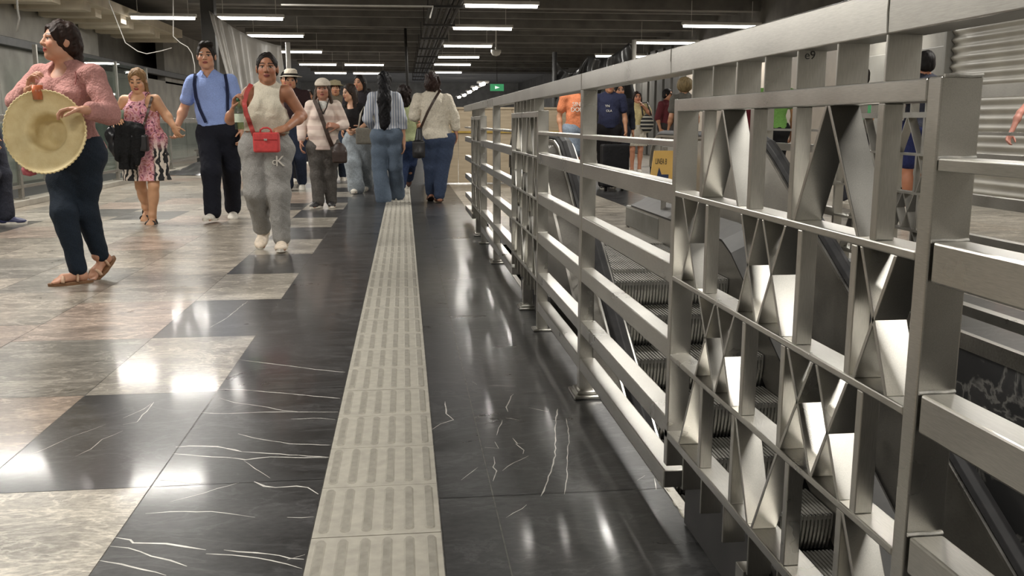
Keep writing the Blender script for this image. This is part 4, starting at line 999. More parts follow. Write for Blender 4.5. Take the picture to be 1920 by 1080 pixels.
        return solid(name, P, max(s.res * 0.9, 0.005), hair_mat(rgb), s.root, s.base, cuts=cut if True else (), ripple=(ripple, 75, 3))
    def top(s, mat, sleeve=2.0, inflate=0.014, hem=-0.02, neck=0.075, name='shirt', scoop=0.0, fold=0.002, freq=26, sleeve_r=1.0, flare=0.0, arms='lr', strap=None):
        P = list(s.torso); infl = inflate
        for q in arms:
            S_, E_, W_ = s.J['s' + q], s.J['e' + q], s.J['w' + q]; ar = s.arm_r * s.k * sleeve_r
            if sleeve > 0:
                end = S_ + (E_ - S_) * min(sleeve, 1.0); P.append(cone(S_, end, 0.046 * ar, (0.046 - 0.006 * min(sleeve, 1)) * ar + 0.003, 0.022))
                if sleeve > 1: P.append(cone(E_, E_ + (W_ - E_) * (sleeve - 1), 0.040 * ar + 0.001, 0.032 * ar, 0.015))
        if hem < -0.10: P.append(cone(s.tp(0.05), s.tp(hem - 0.05), s.hw * 0.72, s.hw * 0.74 + flare, 0.05))
        cuts = [cone(s.J['nk'] + s.U * 0.005, s.J['nk'] + s.U * 0.14 * s.k, neck * s.k * 0.82, neck * s.k, 0)]
        if scoop: cuts.append(ell(s.J['nk'] + s.F * 0.075 * s.k - s.U * scoop * 0.5, (neck * s.k * 0.85, 0.06 * s.k, scoop), s.R))
        hal = [(s.tp(hem), -s.U)]
        if strap:
            for q in 'lr':
                sg = -1 if q == 'l' else 1; cuts.append(ell(s.J['s' + q] + s.L * sg * 0.005 - s.U * 0.02, (strap * s.k, 0.2, 0.11 * s.k), s.R))
        return solid(name, P, s.res, mat, s.root, s.base, cuts=cuts, halves=hal, ripple=(fold, freq, 5), inflate=infl)
    def pants(s, mat, hem=1.0, prof=(0.096, 0.066, 0.055), inflate=0.010, waist=0.10, name='trousers', fold=0.002, freq=28):
        P = [p for p in s.torso[:2]] + [p for p in s.torso if p['t'] == 'ell' and abs((p['c'] - s.tp(-0.10)) @ s.U) < 0.005]
        for q in 'lr':
            H_, K_, A_ = s.J['h' + q], s.J['k' + q], s.J['a' + q]; k = s.k; mid = H_ + (K_ - H_) * 0.5
            end = K_ + (A_ - K_) * hem if hem >= 0 else H_ + (K_ - H_) * (1 + hem)
            if hem > 0:
                P += [cone(H_, mid, prof[0] * k, (prof[0] * 0.48 + prof[1] * 0.52) * k, 0.03), cone(mid, K_, (prof[0] * 0.48 + prof[1] * 0.52) * k, prof[1] * k, 0.03), cone(K_, end, prof[1] * k, prof[2] * k, 0.025)]
            else: P.append(cone(H_, end, prof[0] * k, prof[1] * k, 0.03))
            P.append(cone(s.tp(0.0, (-1 if q == 'l' else 1) * s.hw * 0.45), H_, s.hw * 0.55, prof[0] * k, 0.05))
        return solid(name, P, s.res, mat, s.root, s.base, halves=[(s.tp(waist), s.U)], ripple=(fold, freq, 9), inflate=inflate)
    def shoe(s, q, mat, sole=None, L=0.25, name='shoe', high=0.0, W=1.0):
        fw, up, sd = s.foot_frame(q); A = s.J['a' + q]; k = s.k; R = np.stack([sd, fw, up], 1); at_ = lambda x, y, z: A + sd * x * k + fw * y * k + up * z * k
        P = [cone(at_(0, -0.028, -0.04), at_(0, -0.01, 0.012 + high), 0.040 * k * W, 0.042 * k, 0.02), cone(at_(0, 0.0, -0.025), at_(0, 0.10, -0.045), 0.042 * k * W, 0.030 * k, 0.02), ell(at_(0, 0.105, -0.050), (0.047 * k * W, 0.072 * k, 0.030 * k), R, 0.02), ell(at_(0, -0.02, -0.05), (0.041 * k * W, 0.055 * k, 0.03 * k), R, 0.02)]
        o = solid(name, P, max(s.res * 0.8, 0.005), mat, s.root, s.base, halves=[(at_(0, 0, -0.062), -up)])
        b = MB(); n = 20; ring = lambda z, g: [at_((0.045 * W + g) * math.cos(t) * (1 if math.sin(t) > 0 else 0.88), 0.045 + (0.135 + g) * math.sin(t), z) for t in [2 * math.pi * i / n for i in range(n)]]
        r0, r1 = ring(-0.076, 0.0), ring(-0.052, 0.002); b.add(r0 + r1, [(i, (i + 1) % n, n + (i + 1) % n, n + i) for i in range(n)] + [tuple(range(n))[::-1], tuple(range(n, 2 * n))]); so = b.build('sole', sole or mat, o, smooth=False)
        so.location = (0, 0, 0); return o
    def strap(s, pts, mat, w=0.018, name='strap', parent=None):
        b = MB(); b.tube(pts, w * 0.5, 6); return b.build(name, mat, parent or s.root, smooth=True)
# ------------------------------------------------------------------ the people in the hall
def on_person(s, u, v, gap=0.016, parts='ta'):
    """point on the front of the figure's volumes seen at u, v"""
    pr = list(s.torso)
    for q in 'lr': pr += s.arm[q] if 'a' in parts else []
    for q in 'lr': pr += s.leg[q] if 'l' in parts else []
    d = _ray(u, v); d = d / np.linalg.norm(d); c = np.array(s.base); t = (c[1] - 0.6) / d[1]; t1 = (c[1] + 0.5) / d[1]
    while t < t1:
        p = C_P + d * t; m = 0.3
        for q in pr:
            e = float(dist(q, p[None, :].astype(np.float32))[0]); k = q['k']; h = min(max(0.5 + 0.5 * (m - e) / k, 0), 1); m = m * (1 - h) + e * h - k * h * (1 - h)
        if m < gap: return p
        t += max(0.003, (m - gap) * 0.6)
    return C_P + d * ((c[1] - 0.12) / d[1])

def ribbon(pts, w, th, face):
    """flat band through pts, w wide, th thick, lying across face"""
    b = MB(); n = len(pts); V = []
    for i, p in enumerate(pts):
        p = np.array(p, float); d = unit(np.array(pts[min(i + 1, n - 1)], float) - np.array(pts[max(i - 1, 0)], float)); fv = unit(np.array(face, float) - d * (np.array(face, float) @ d)); sd = np.cross(d, fv)
        for a, c in ((-1, -1), (1, -1), (1, 1), (-1, 1)): V.append(tuple(p + sd * w / 2 * a + fv * th / 2 * c))
    F_ = [(0, 1, 2, 3), tuple(4 * (n - 1) + q for q in (3, 2, 1, 0))]
    for i in range(n - 1):
        for k in range(4): F_.append((4 * i + k, 4 * i + (k + 1) % 4, 4 * i + 4 + (k + 1) % 4, 4 * i + 4 + k))
    return b.add(V, F_)
def smooth_path(px, m=5):
    out = []
    for (a, b) in zip(px[:-1], px[1:]):
        for i in range(m): out.append(tuple(a[k] + (b[k] - a[k]) * i / m for k in range(2)))
    return out + [tuple(px[-1][:2])]

def sandal(s, q, sole_m, strap_m, wedge=0.0):
    fw, up, sd = s.foot_frame(q); A = s.J['a' + q]; k = s.k; at_ = lambda x, y, z: A + (sd * x + fw * y + up * z) * k
    n = 22; b = MB(); ring = lambda zf, g: [at_((0.046 + g) * math.cos(t) * (1 if math.sin(t) > 0 else 0.85), 0.048 + (0.130 + g) * math.sin(t), zf(math.sin(t))) for t in [2 * math.pi * i / n for i in range(n)]]
    r0 = ring(lambda y: -0.076 - wedge * 0.6, 0.0); r1 = ring(lambda y: -0.066 + 0.0 * y, 0.002); b.add(r0 + r1, [(i, (i + 1) % n, n + (i + 1) % n, n + i) for i in range(n)] + [tuple(range(n))[::-1], tuple(range(n, 2 * n))])
    o = b.build('sandal', sole_m, s.root, bevel=0.004)
    for y, h in ((0.105, 0.030), (0.02, 0.055)):
        pts = [at_(0.046 * math.cos(a), y - 0.01 * math.sin(a), -0.066 + (h + 0.004) * math.sin(a)) for a in [math.pi * i / 10 for i in range(11)]]
        MB().tube(pts, 0.012 * k if y > 0.05 else 0.008 * k, 6).build('strap', strap_m, o, smooth=True)
    return o

WHITE_SHOE = leather((214, 208, 196), 0.55); DARK_SHOE = leather((40, 38, 38), 0.5); SOLE_W = leather((226, 220, 208), 0.6)

# --- woman with the straw hat
p = Person('woman in a pink blouse and dark jeans carrying a wide straw hat', -2.02, 5.85, 1.63, -32, res=0.0055, skin=(186, 138, 112), look=-52, tilt=6, hw=0.168, ww=0.140, dp=1.05, bust=0.064, belly=0.6,
    joints=dict(hd=(113, 79, -0.02), nk=(125, 124), sl=(78, 141, 0.09), sr=(174, 140, -0.09), pv=(138, 272, 0.02), el=(32, 190, 0.05), wl=(56, 168, -0.17), er=(205, 214, -0.16), wr=(158, 206, -0.38),
                kl=(120, 398, -0.10), al=(147, 506, -0.10), kr=(160, 394, 0.02), ar=(189, 480, 0.10)), feet={'l': (-58, 0), 'r': (-30, -34)},
    arms=(dict(d=(0.32, -0.45, 0.8), n=(-0.9, 0.2, 0.1), thumb=(0.3, -1, 0), curl=0.75), dict(d=(-0.97, -0.12, 0.05), n=(0.1, 0.1, 1.0), thumb=(0, -1, 0.2), curl=0.55)))
p.body(lip=(176, 76, 66))
p.hair((42, 28, 22), [('c', (0.0, -0.095, 0.0), (0.02, -0.10, -0.09), 0.034, 0.028), ('c', (0.02, -0.10, -0.09), (0.07, -0.06, -0.17), 0.026, 0.018)], vol=0.014, hairline=0.056, ripple=0.003)
p.top(fab((176, 128, 122), bump=0.5, scale=90), sleeve=1.72, inflate=0.012, hem=-0.05, neck=0.080, name='blouse', scoop=0.05, fold=0.0022, freq=34, sleeve_r=1.2, flare=0.02)
p.pants(fab((30, 40, 52), scale=160, var=0.6), hem=0.97, prof=(0.098, 0.066, 0.043), inflate=0.008, waist=0.12, name='jeans')
for q in 'lr': sandal(p, q, leather((128, 92, 62), 0.7), leather((196, 160, 132), 0.5), 0.02)
b = MB(); b.tube([on_person(p, u, v, 0.022) for u, v in ((141, 134), (143, 146), (141, 158))], 0.004, 6); b.build('neck_tie', fab((150, 96, 92)), p.root)
WOMAN1 = p

def straw_hat():
    c = at(85, 248, 5.56); ax = unit((0.10, 0.96, -0.12)); c = np.array(c)
    t = empty('straw_hat', tuple(c), 'wide straw sombrero hat with its hollow turned out, held in front of the pink blouse', 'hat')
    st, nt, bs = mat_base('straw', lin(212, 190, 138), 0.7); w = N(nt, 'ShaderNodeTexNoise', Scale=22.0, Detail=6.0); nt.links.new(coords(nt), w.inputs['Vector'])
    nt.links.new(ramp(nt, w.outputs[0], [(0.3, lin(204, 184, 136)), (0.7, lin(216, 200, 154))]), bs.inputs['Base Color'])
    wv = N(nt, 'ShaderNodeTexNoise', Scale=120.0, Detail=2.0); nt.links.new(coords(nt), wv.inputs['Vector']); bp = N(nt, 'ShaderNodeBump', Strength=0.3, Distance=0.004); nt.links.new(wv.outputs[0], bp.inputs['Height']); nt.links.new(bp.outputs[0], bs.inputs['Normal'])
    u = unit(np.cross(ax, (0, 0, 1))); q = np.cross(u, ax)
    def ring(r, h, wob=0.0, ex=1.0, n=64, off=(0, 0)): return [c + u * (r * math.cos(a) * ex + off[0]) + q * (r * math.sin(a) + off[1]) + ax * (h + wob * math.sin(2 * a + 0.6)) for a in [2 * math.pi * i / n for i in range(n)]]
    rows = [ring(0.232, -0.012, 0.012), ring(0.228, -0.004, 0.012), ring(0.20, 0.008, 0.008), ring(0.16, 0.014, 0.004), ring(0.128, 0.010), ring(0.114, 0.016), ring(0.104, 0.06), ring(0.096, 0.10), ring(0.078, 0.128), ring(0.05, 0.130, 0, 0.8), ring(0.02, 0.105, 0, 0.7)]
    b = MB(); n = 64
    b.add([p_ for r_ in rows for p_ in r_], [(i * n + k, i * n + (k + 1) % n, (i + 1) * n + (k + 1) % n, (i + 1) * n + k) for i in range(len(rows) - 1) for k in range(n)] + [tuple((len(rows) - 1) * n + k for k in range(n))])
    b.build('brim_and_crown', st, t, smooth=True, solid=0.004)
    e = MB(); pts = []
    for i in range(221):
        a = 2 * math.pi * i / 220; rr = 0.2325 + 0.003 * math.sin(a * 60); pts.append(c + u * rr * math.cos(a) + q * rr * math.sin(a) + ax * (-0.012 + 0.012 * math.sin(2 * a + 0.6)))
    e.tube(pts, 0.005, 6); e.build('woven_edge', st, t, smooth=True)
    s = MB(); s.lathe([(0.1135, 0.018), (0.1095, 0.036)], tuple(c), 48, tuple(ax)); s.build('sweat_band', fab((150, 122, 84)), t)
straw_hat()
def drink_cup(u, v, y, lab, col, h=0.10, r=0.033, nm='drink_cup'):
    c = np.array(at(u, v, y)); t = empty(nm, tuple(c), lab, 'cup')
    MB().lathe([(0, -h / 2), (r * 0.78, -h / 2), (r, h / 2), (r * 1.04, h / 2)], tuple(c), 20).build('cup', GLASS, t, smooth=True)
    MB().lathe([(0, -h / 2 + 0.006), (r * 0.74, -h / 2 + 0.006), (r * 0.94, h * 0.36), (0, h * 0.36)], tuple(c), 20).build('drink', noisy('drink', col, tuple(x * 0.8 for x in col), 30, 0.3), t, smooth=True)
drink_cup(70, 172, 5.58, 'clear cup of orange drink above the straw hat', lin(224, 110, 70))
c = np.array(at(55, 316, 5.63)); o = MB().lathe([(0.005, 0.045), (0.03, 0.03), (0.042, -0.005), (0.036, -0.035), (0.0, -0.045)], tuple(c), 14).tube([tuple(c + np.array([0, 0, 0.04])), tuple(np.array(at(66, 292, 5.64)))], 0.004, 6).build('coin_pouch', fab((176, 96, 104)), smooth=True, origin=tuple(c)); tag(o, 'small rose coloured pouch dangling under the straw hat', 'pouch')

# --- woman in the printed dress
dm, nt, bs = mat_base('printed_dress', (0.5, 0.3, 0.35), 0.7)
co = coords(nt); wv = N(nt, 'ShaderNodeTexWave', Scale=7.0, Distortion=9.0, Detail=2.0); wv.inputs['Detail Scale'].default_value = 1.3; nt.links.new(co, wv.inputs['Vector'])
zebra = ramp(nt, wv.outputs[0], [(0.46, (0.012, 0.012, 0.014)), (0.54, lin(216, 204, 190))])
wn = N(nt, 'ShaderNodeTexNoise', Scale=11.0, Detail=3.0, Distortion=2.2); nt.links.new(co, wn.inputs['Vector'])
pinks = ramp(nt, wn.outputs[0], [(0.33, lin(58, 36, 48)), (0.42, lin(196, 122, 140)), (0.52, lin(222, 176, 180)), (0.60, lin(176, 96, 86)), (0.68, lin(120, 70, 100))])
sp = N(nt, 'ShaderNodeSeparateXYZ'); nt.links.new(co, sp.inputs[0])
ax_ = N(nt, 'ShaderNodeMath', operation='ABSOLUTE'); sx = N(nt, 'ShaderNodeMath', operation='ADD'); sx.inputs[1].default_value = -0.01; nt.links.new(sp.outputs['X'], sx.inputs[0]); nt.links.new(sx.outputs[0], ax_.inputs[0])
mr = N(nt, 'ShaderNodeMapRange'); mr.inputs[1].default_value = 0.82; mr.inputs[2].default_value = 0.70; nt.links.new(sp.outputs['Z'], mr.inputs[0])
mr2 = N(nt, 'ShaderNodeMapRange'); mr2.inputs[1].default_value = 0.06; mr2.inputs[2].default_value = 0.08; nt.links.new(ax_.outputs[0], mr2.inputs[0])
ml = N(nt, 'ShaderNodeMath', operation='MULTIPLY'); nt.links.new(mr.outputs[0], ml.inputs[0]); nt.links.new(mr2.outputs[0], ml.inputs[1])
mx = N(nt, 'ShaderNodeMix', data_type='RGBA'); nt.links.new(ml.outputs[0], mx.inputs[0]); nt.links.new(pinks, mx.inputs[6]); nt.links.new(zebra, mx.inputs[7]); nt.links.new(mx.outputs[2], bs.inputs['Base Color'])
p = Person('woman in a pink, black and white print dress with a jacket over her arm', -2.44, 9.24, 1.58, 4, res=0.0065, skin=(192, 146, 112), look=0, tilt=-16, hw=0.165, ww=0.150, dp=1.08, bust=0.068, belly=0.8, arm_r=1.18, leg_r=0.95,
    joints=dict(hd=(258, 152, -0.03), nk=(262, 179), sl=(234, 188, 0.02), sr=(291, 187, -0.02), pv=(271, 262), el=(219, 218, 0.04), wl=(225, 228, -0.20), er=(310, 214, 0.02), wr=(325, 236, -0.05),
                kl=(264, 350, 0.10), al=(274, 389, 0.24), kr=(288, 348, -0.10), ar=(286, 407, -0.06)), feet={'l': (-6, -34), 'r': (2, 0)},
    arms=(dict(d=(0.15, -0.8, 0.15), n=(-0.3, 0, 1), curl=0.8), dict(d=(0.35, 0, -0.93), n=(-0.5, -0.8, 0), thumb=(0, -1, 0), curl=0.7)))
p.body(eyes_down=True, bare=True, bare_legs=True)
p.hair((126, 96, 62), [('e', (0, -0.105, 0.02), (0.04, 0.035, 0.04)), ('c', (0.07, -0.01, -0.03), (0.085, 0.03, -0.14), 0.02, 0.02)], vol=0.011)
def dress(s, mat, hem_z, flare):
    P = list(s.torso); c0 = s.tp(-0.02); c1 = np.array([c0[0], c0[1] - 0.01, hem_z - 0.03])
    for dx in (-0.07, 0.0, 0.07): P.append(cone(c0 + s.L * dx, c1 + s.L * dx * flare, 0.115, 0.115 * flare ** 0.7, 0.06))
    cuts = [cone(s.J['nk'] - s.U * 0.01, s.J['nk'] + s.U * 0.15, 0.055, 0.075, 0), ell(s.J['nk'] + s.F * 0.09 - s.U * 0.01, (0.085, 0.07, 0.05), s.R), ell(s.J['nk'] - s.F * 0.09 - s.U * 0.03, (0.15, 0.08, 0.09), s.R)]
    for q, sg in (('l', -1), ('r', 1)): cuts.append(ell(s.J['s' + q] + s.L * sg * 0.015 - s.U * 0.01, (0.088, 0.25, 0.105), s.R))
    return solid('dress', P, s.res, mat, s.root, s.base, cuts=cuts, halves=[(np.array([0, 0, hem_z]), np.array([0, 0, -1.0]))], ripple=(0.006, 24, 8), inflate=0.014)
dress(p, dm, 0.415, 1.18)
for q in 'lr': sandal(p, q, leather((36, 30, 28), 0.6), leather((34, 28, 26), 0.5))
ST = MB(); ST = ribbon([on_person(p, u, v, 0.03, 't') for u, v in smooth_path([(285, 181), (280, 200), (275, 218), (269, 236), (264, 254)])], 0.022, 0.006, (0, -1, 0.1))
hb = empty('shoulder_bag', tuple(at(262, 262, 9.0)), 'dark crossbody bag of the woman in the print dress', 'bag')
ST.build('strap', leather((74, 52, 40)), hb)
solid('pouch', [rbox(at(258, 268, 8.98), (0.075, 0.03, 0.06), None, 0.02)], 0.008, leather((28, 26, 28)), hb, hb.location)
MB().tube([at(272, 252, 8.96), at(268, 262, 8.95), at(262, 272, 8.94)], 0.008, 6).build('buckle_tab', leather((196, 188, 170)), hb, smooth=True)
j = empty('black_jacket', tuple(at(240, 270, 8.95)), 'black jacket draped over the forearm beside the print dress', 'jacket'); jl = np.array(j.location)
solid('cloth', [cone(at(222, 231, 8.97), at(262, 238, 9.0), 0.040, 0.042, 0.03)] + [cone(at(u0, 236 + 2 * i_, 8.95 + 0.02 * (i_ % 2)), at(u1, v1, 8.95 + 0.03 * (i_ % 2)), 0.040, 0.030, 0.022) for i_, (u0, u1, v1) in enumerate(((222, 221, 298), (231, 229, 314), (240, 238, 316), (249, 248, 317), (257, 258, 306), (264, 266, 290)))], 0.008, fab((20, 20, 21), bump=0.5), j, jl, ripple=(0.004, 34, 4), halves=[(at(240, 318, 8.95), (0, 0, -1))])
h2 = empty('handbag', tuple(at(211, 262, 9.0)), 'black handbag hanging next to the draped black jacket', 'bag')
solid('bag_body', [ell(at(210, 256, 9.0), (0.06, 0.05, 0.10)), ell(at(216, 274, 9.0), (0.05, 0.045, 0.11))], 0.008, leather((26, 26, 30), 0.3), h2, h2.location, ripple=(0.004, 40, 2))
MB().tube([at(202, 245, 9.0), at(212, 228, 8.98), at(222, 226, 8.98)], 0.008, 6).build('handle', leather((24, 24, 26)), h2, smooth=True)
drink_cup(226, 214, 8.98, 'small clear cup held above the draped black jacket', lin(170, 180, 160), 0.10, 0.035)
WOMAN2 = p

# --- man in the blue polo shirt
p = Person('man in a blue polo shirt with dark braces and navy trousers', -1.9, 9.36, 1.74, 0, res=0.0065, skin=(188, 140, 112), look=2, hw=0.165, ww=0.160, dp=1.05, belly=0.7, arm_r=1.12,
    joints=dict(hd=(387, 106, -0.02), nk=(391, 138), sl=(362, 153), sr=(431, 152), pv=(408, 240), el=(345, 204, 0.04), wl=(333, 236, -0.06), er=(448, 204, 0.04), wr=(452, 244, -0.05),
                kl=(396, 320, -0.16), al=(399, 399, -0.16), kr=(433, 312, 0.06), ar=(437, 390, 0.28)), feet={'l': (-12, 4), 'r': (6, -18)},
    arms=(dict(d=(-0.1, -0.25, -0.95), n=(0.6, 0.75, 0), thumb=(0, -1, 0), curl=0.75), dict(curl=0.5)))
p.body(brow=(40, 28, 22)); p.hair((30, 24, 20), [('e', (0.01, 0.035, 0.105), (0.066, 0.055, 0.032))], vol=0.010, hairline=0.068, low=0.01)
polo = fab((140, 160, 212), bump=0.3, scale=140)
p.top(polo, sleeve=0.62, inflate=0.010, hem=0.05, neck=0.070, name='polo_shirt', fold=0.002, freq=26, sleeve_r=1.12, scoop=0.03)
for sx_ in (-1, 1):
    a = [p.J['nk'] + p.U * 0.025 + p.L * sx_ * 0.055 - p.F * 0.03, p.J['nk'] + p.U * 0.010 + p.L * sx_ * 0.066 + p.F * 0.03, p.J['nk'] - p.U * 0.015 + p.L * sx_ * 0.05 + p.F * 0.075, p.J['nk'] - p.U * 0.055 + p.L * sx_ * 0.018 + p.F * 0.095]
    ribbon(a, 0.042, 0.006, p.F * 0.6 + p.L * sx_ * 0.8 + p.U * 0.4).build('collar', polo, p.root, smooth=False)
p.pants(fab((22, 24, 34), scale=120), hem=0.98, prof=(0.098, 0.076, 0.064), inflate=0.012, waist=0.11)
brace = fab((30, 36, 62))
for px in ([(366, 138), (364, 158), (367, 182), (375, 206), (386, 230)], [(422, 139), (425, 156), (427, 182), (427, 208), (426, 230)]): ribbon([on_person(p, u, v, 0.027, 't') for u, v in smooth_path(px, 4)], 0.028, 0.005, (0, -1, 0.15)).build('braces', brace, p.root)
for q in 'lr': p.shoe(q, WHITE_SHOE, SOLE_W, W=1.05)
MAN3 = p

# --- woman in the white tank top
p = Person('woman in a white sleeveless top and grey sweatpants with a red bag', -1.04, 7.15, 1.60, 0, res=0.0055, skin=(160, 112, 86), look=4, tilt=2, hw=0.160, ww=0.150, dp=1.05, bust=0.066, belly=0.5, arm_r=1.12, leg_r=1.05,
    joints=dict(hd=(501, 129, -0.02), nk=(502, 163), sl=(468, 174), sr=(537, 172), pv=(500, 267), el=(432, 224, -0.02), wl=(440, 204, -0.22), er=(566, 217, 0.05), wr=(537, 240, -0.18),
                kl=(480, 360, -0.08), al=(492, 430, 0.12), kr=(522, 360, -0.08), ar=(528, 449, -0.08)), feet={'l': (-6, -30), 'r': (3, 0)},
    arms=(dict(d=(0.15, -0.35, 0.9), n=(-0.9, 0.3, 0.1), thumb=(0.4, -1, 0), curl=0.95), dict(d=(-0.85, -0.35, -0.25), n=(0.1, -0.6, 0.9), thumb=(0, -0.5, 1), curl=0.6)))
p.body(lip=(132, 70, 62), brow=(40, 28, 22), bare=True); p.hair((34, 28, 26), [('e', (0, -0.10, 0.05), (0.045, 0.04, 0.045))], vol=0.007, hairline=0.074, low=-0.02, ripple=0.003)
p.top(fab((208, 200, 182), bump=0.3, scale=150), sleeve=0, inflate=0.012, hem=0.185, neck=0.056, name='tank_top', fold=0.003, freq=24, strap=0.052)
SWEAT = fab((150, 148, 144), scale=170, var=0.7, bump=0.4)
p.pants(SWEAT, hem=0.93, prof=(0.106, 0.076, 0.058), inflate=0.012, waist=0.24, name='sweatpants', fold=0.003, freq=26)
for q in 'lr': p.shoe(q, leather((222, 206, 186), 0.55), SOLE_W, W=1.06)
WHITE_INK = noisy('white_print', lin(220, 216, 206), lin(206, 202, 192), 9, 0.7)
for ch, u, v, sz in (('c', 514, 303, 0.075), ('K', 525, 303, 0.11)):
    o = lettering('printed_letter', ch, sz, WHITE_INK, p.root, (0, 0, 0), (math.pi / 2, 0, 0), 0.004); q_ = on_person(p, u, v, 0.048, 'tl'); o.location = Vector(q_) - p.root.location
WOMAN4 = p
def red_bag():
    c = np.array(at(500, 267, 6.90)); t = empty('red_handbag', tuple(c), 'small red box handbag worn in front of the grey sweatpants', 'bag'); red = leather((196, 62, 62), 0.45)
    solid('bag_body', [rbox(c, (0.078, 0.030, 0.058), None, 0.014)], 0.006, red, t, c)
    MB().tube([c + np.array([x, -0.02, z]) for x, z in ((-0.042, 0.065), (-0.036, 0.092), (-0.015, 0.104), (0.015, 0.104), (0.036, 0.092), (0.042, 0.065))], 0.007, 8).build('handle', red, t, smooth=True)
    o = MB().box(c[0] - 0.086, c[0] + 0.086, c[1] - 0.049, c[1] - 0.040, c[2] + 0.018, c[2] + 0.068).build('flap', red, t, bevel=0.006)
    MB().box(c[0] - 0.012, c[0] + 0.012, c[1] - 0.055, c[1] - 0.048, c[2] + 0.012, c[2] + 0.028).build('clasp', CHROME, o, bevel=0.003)
    pts = [on_person(WOMAN4, u, v, 0.026, 'ta') for u, v in smooth_path([(471, 158), (463, 172), (458, 192), (461, 212), (468, 230)], 4)] + [c + np.array([-0.085, 0.0, 0.05])]
    ribbon(pts, 0.032, 0.006, (0, -1, 0.1)).build('strap', leather((176, 66, 62), 0.5), t)
red_bag()
def bottle():
    c = np.array(at(448, 216, 6.87)); t = empty('drink_bottle', tuple(c), 'clear green bottle held by the woman in the white top', 'bottle')
    MB().lathe([(0, -0.10), (0.030, -0.10), (0.032, -0.09), (0.032, 0.03), (0.026, 0.055), (0.013, 0.08), (0.013, 0.10), (0, 0.10)], tuple(c), 20).build('bottle_body', glassy('green_glass', (0.55, 0.78, 0.6), 0.05, 0.7), t, smooth=True)
    MB().lathe([(0, 0.10), (0.015, 0.10), (0.015, 0.12), (0, 0.12)], tuple(c), 16).build('cap', leather((40, 90, 60)), t, smooth=True); MB().lathe([(0.0325, -0.05), (0.0325, 0.01)], tuple(c), 20).build('bottle_band', leather((190, 200, 180)), t, smooth=True)
bottle()

# --- woman with the cap
p = Person('woman in a pale cap and striped shirt with a brown shoulder bag', -0.93, 10.72, 1.58, 0, res=0.0085, skin=(164, 118, 96), look=0, hw=0.165, ww=0.165, dp=1.1, bust=0.06, belly=1.0,
    joints=dict(hd=(605, 168, -0.02), nk=(605, 187), sl=(583, 199), sr=(630, 198), pv=(607, 268), el=(567, 236, 0.03), wl=(565, 266, -0.05), er=(645, 233, 0.0), wr=(633, 237, -0.20), kl=(595, 328, -0.03), al=(597, 377, -0.08), kr=(618, 328, 0.0), ar=(621, 376, 0.02)), feet={'l': (-25, 0), 'r': (8, 0)},
    arms=(dict(curl=0.5), dict(d=(-0.8, -0.3, 0.2), curl=0.8)))
p.body(); p.hair((70, 56, 46), [('c', (0.07, -0.02, -0.02), (0.085, 0.02, -0.15), 0.03, 0.035), ('c', (-0.07, -0.02, -0.02), (-0.085, 0.02, -0.15), 0.03, 0.035)], vol=0.010)
cap_m = fab((196, 186, 172))
cp = solid('cap', [ell(p.hp(0, -0.012, 0.055), (0.092 * p.hs, 0.108 * p.hs, 0.082 * p.hs), p.HR)], 0.007, cap_m, p.root, p.base, halves=[(p.hp(0, 0, 0.045), -p.HR[:, 2])])
solid('visor', [ell(p.hp(0, 0.095, 0.046), (0.075 * p.hs, 0.075 * p.hs, 0.012 * p.hs), p.HR)], 0.006, cap_m, cp, p.base)
p.top(striped('pale_striped_shirt', (200, 180, 170), (212, 196, 184), 0.11, 'Z', 0.4), sleeve=1.75, inflate=0.014, hem=-0.16, neck=0.072, name='shirt', fold=0.0025, freq=26, sleeve_r=1.15, flare=0.02, scoop=0.10)
solid('undershirt', [p.torso[2]], 0.01, fab((206, 204, 198)), p.root, p.base, inflate=0.008)
p.pants(fab((88, 84, 80), var=0.7), hem=0.98, prof=(0.10, 0.072, 0.060), inflate=0.010, name='trousers')
for q in 'lr': p.shoe(q, DARK_SHOE, SOLE_W)
t = empty('shoulder_bag', tuple(at(637, 285, 10.45)), 'round dark brown shoulder bag on the woman with the cap', 'bag')
solid('bag_body', [ell(at(637, 287, 10.45), (0.082, 0.05, 0.115)), rbox(at(637, 294, 10.45), (0.06, 0.03, 0.05), None, 0.02)], 0.008, leather((52, 36, 28), 0.5), t, t.location)
ribbon([on_person(p, u, v, 0.04, 't') for u, v in smooth_path([(590, 188), (600, 212), (608, 234), (616, 258), (623, 274)], 3)], 0.045, 0.008, (0, -1, 0.1)).build('strap', leather((62, 44, 34), 0.5), t)
ribbon([on_person(p, u, v, 0.036, 't') for u, v in smooth_path([(596, 186), (601, 202), (606, 214)], 3) + smooth_path([(606, 214), (612, 202), (617, 186)], 3)], 0.012, 0.005, (0, -1, 0.1)).build('lanyard', fab((40, 36, 34)), p.root)

# --- woman with long hair looking aside
p = Person('long haired woman in a black top and wide pale jeans looking aside', -0.66, 12.95, 1.60, -25, res=0.010, skin=(196, 152, 124), look=-55, tilt=-8, hw=0.16, ww=0.125,
    joints=dict(hd=(655, 174, -0.02), nk=(661, 194), sl=(647, 203, 0.05), sr=(680, 202, -0.05), pv=(669, 258), el=(645, 230, 0.02), wl=(652, 244, -0.2), er=(692, 228, -0.02), wr=(676, 240, -0.2), kl=(662, 308, -0.1), al=(668, 351, -0.1), kr=(682, 308, 0.08), ar=(685, 342, 0.28)), feet={'l': (-15, 0), 'r': (0, -18)})
p.body(); p.hair((44, 34, 28), [('c', (0.07, -0.03, 0.0), (0.085, -0.0, -0.30), 0.035, 0.03), ('c', (-0.07, -0.03, 0.0), (-0.075, 0.0, -0.26), 0.035, 0.025), ('c', (0, -0.08, -0.02), (0, -0.07, -0.26), 0.05, 0.04)], vol=0.012)
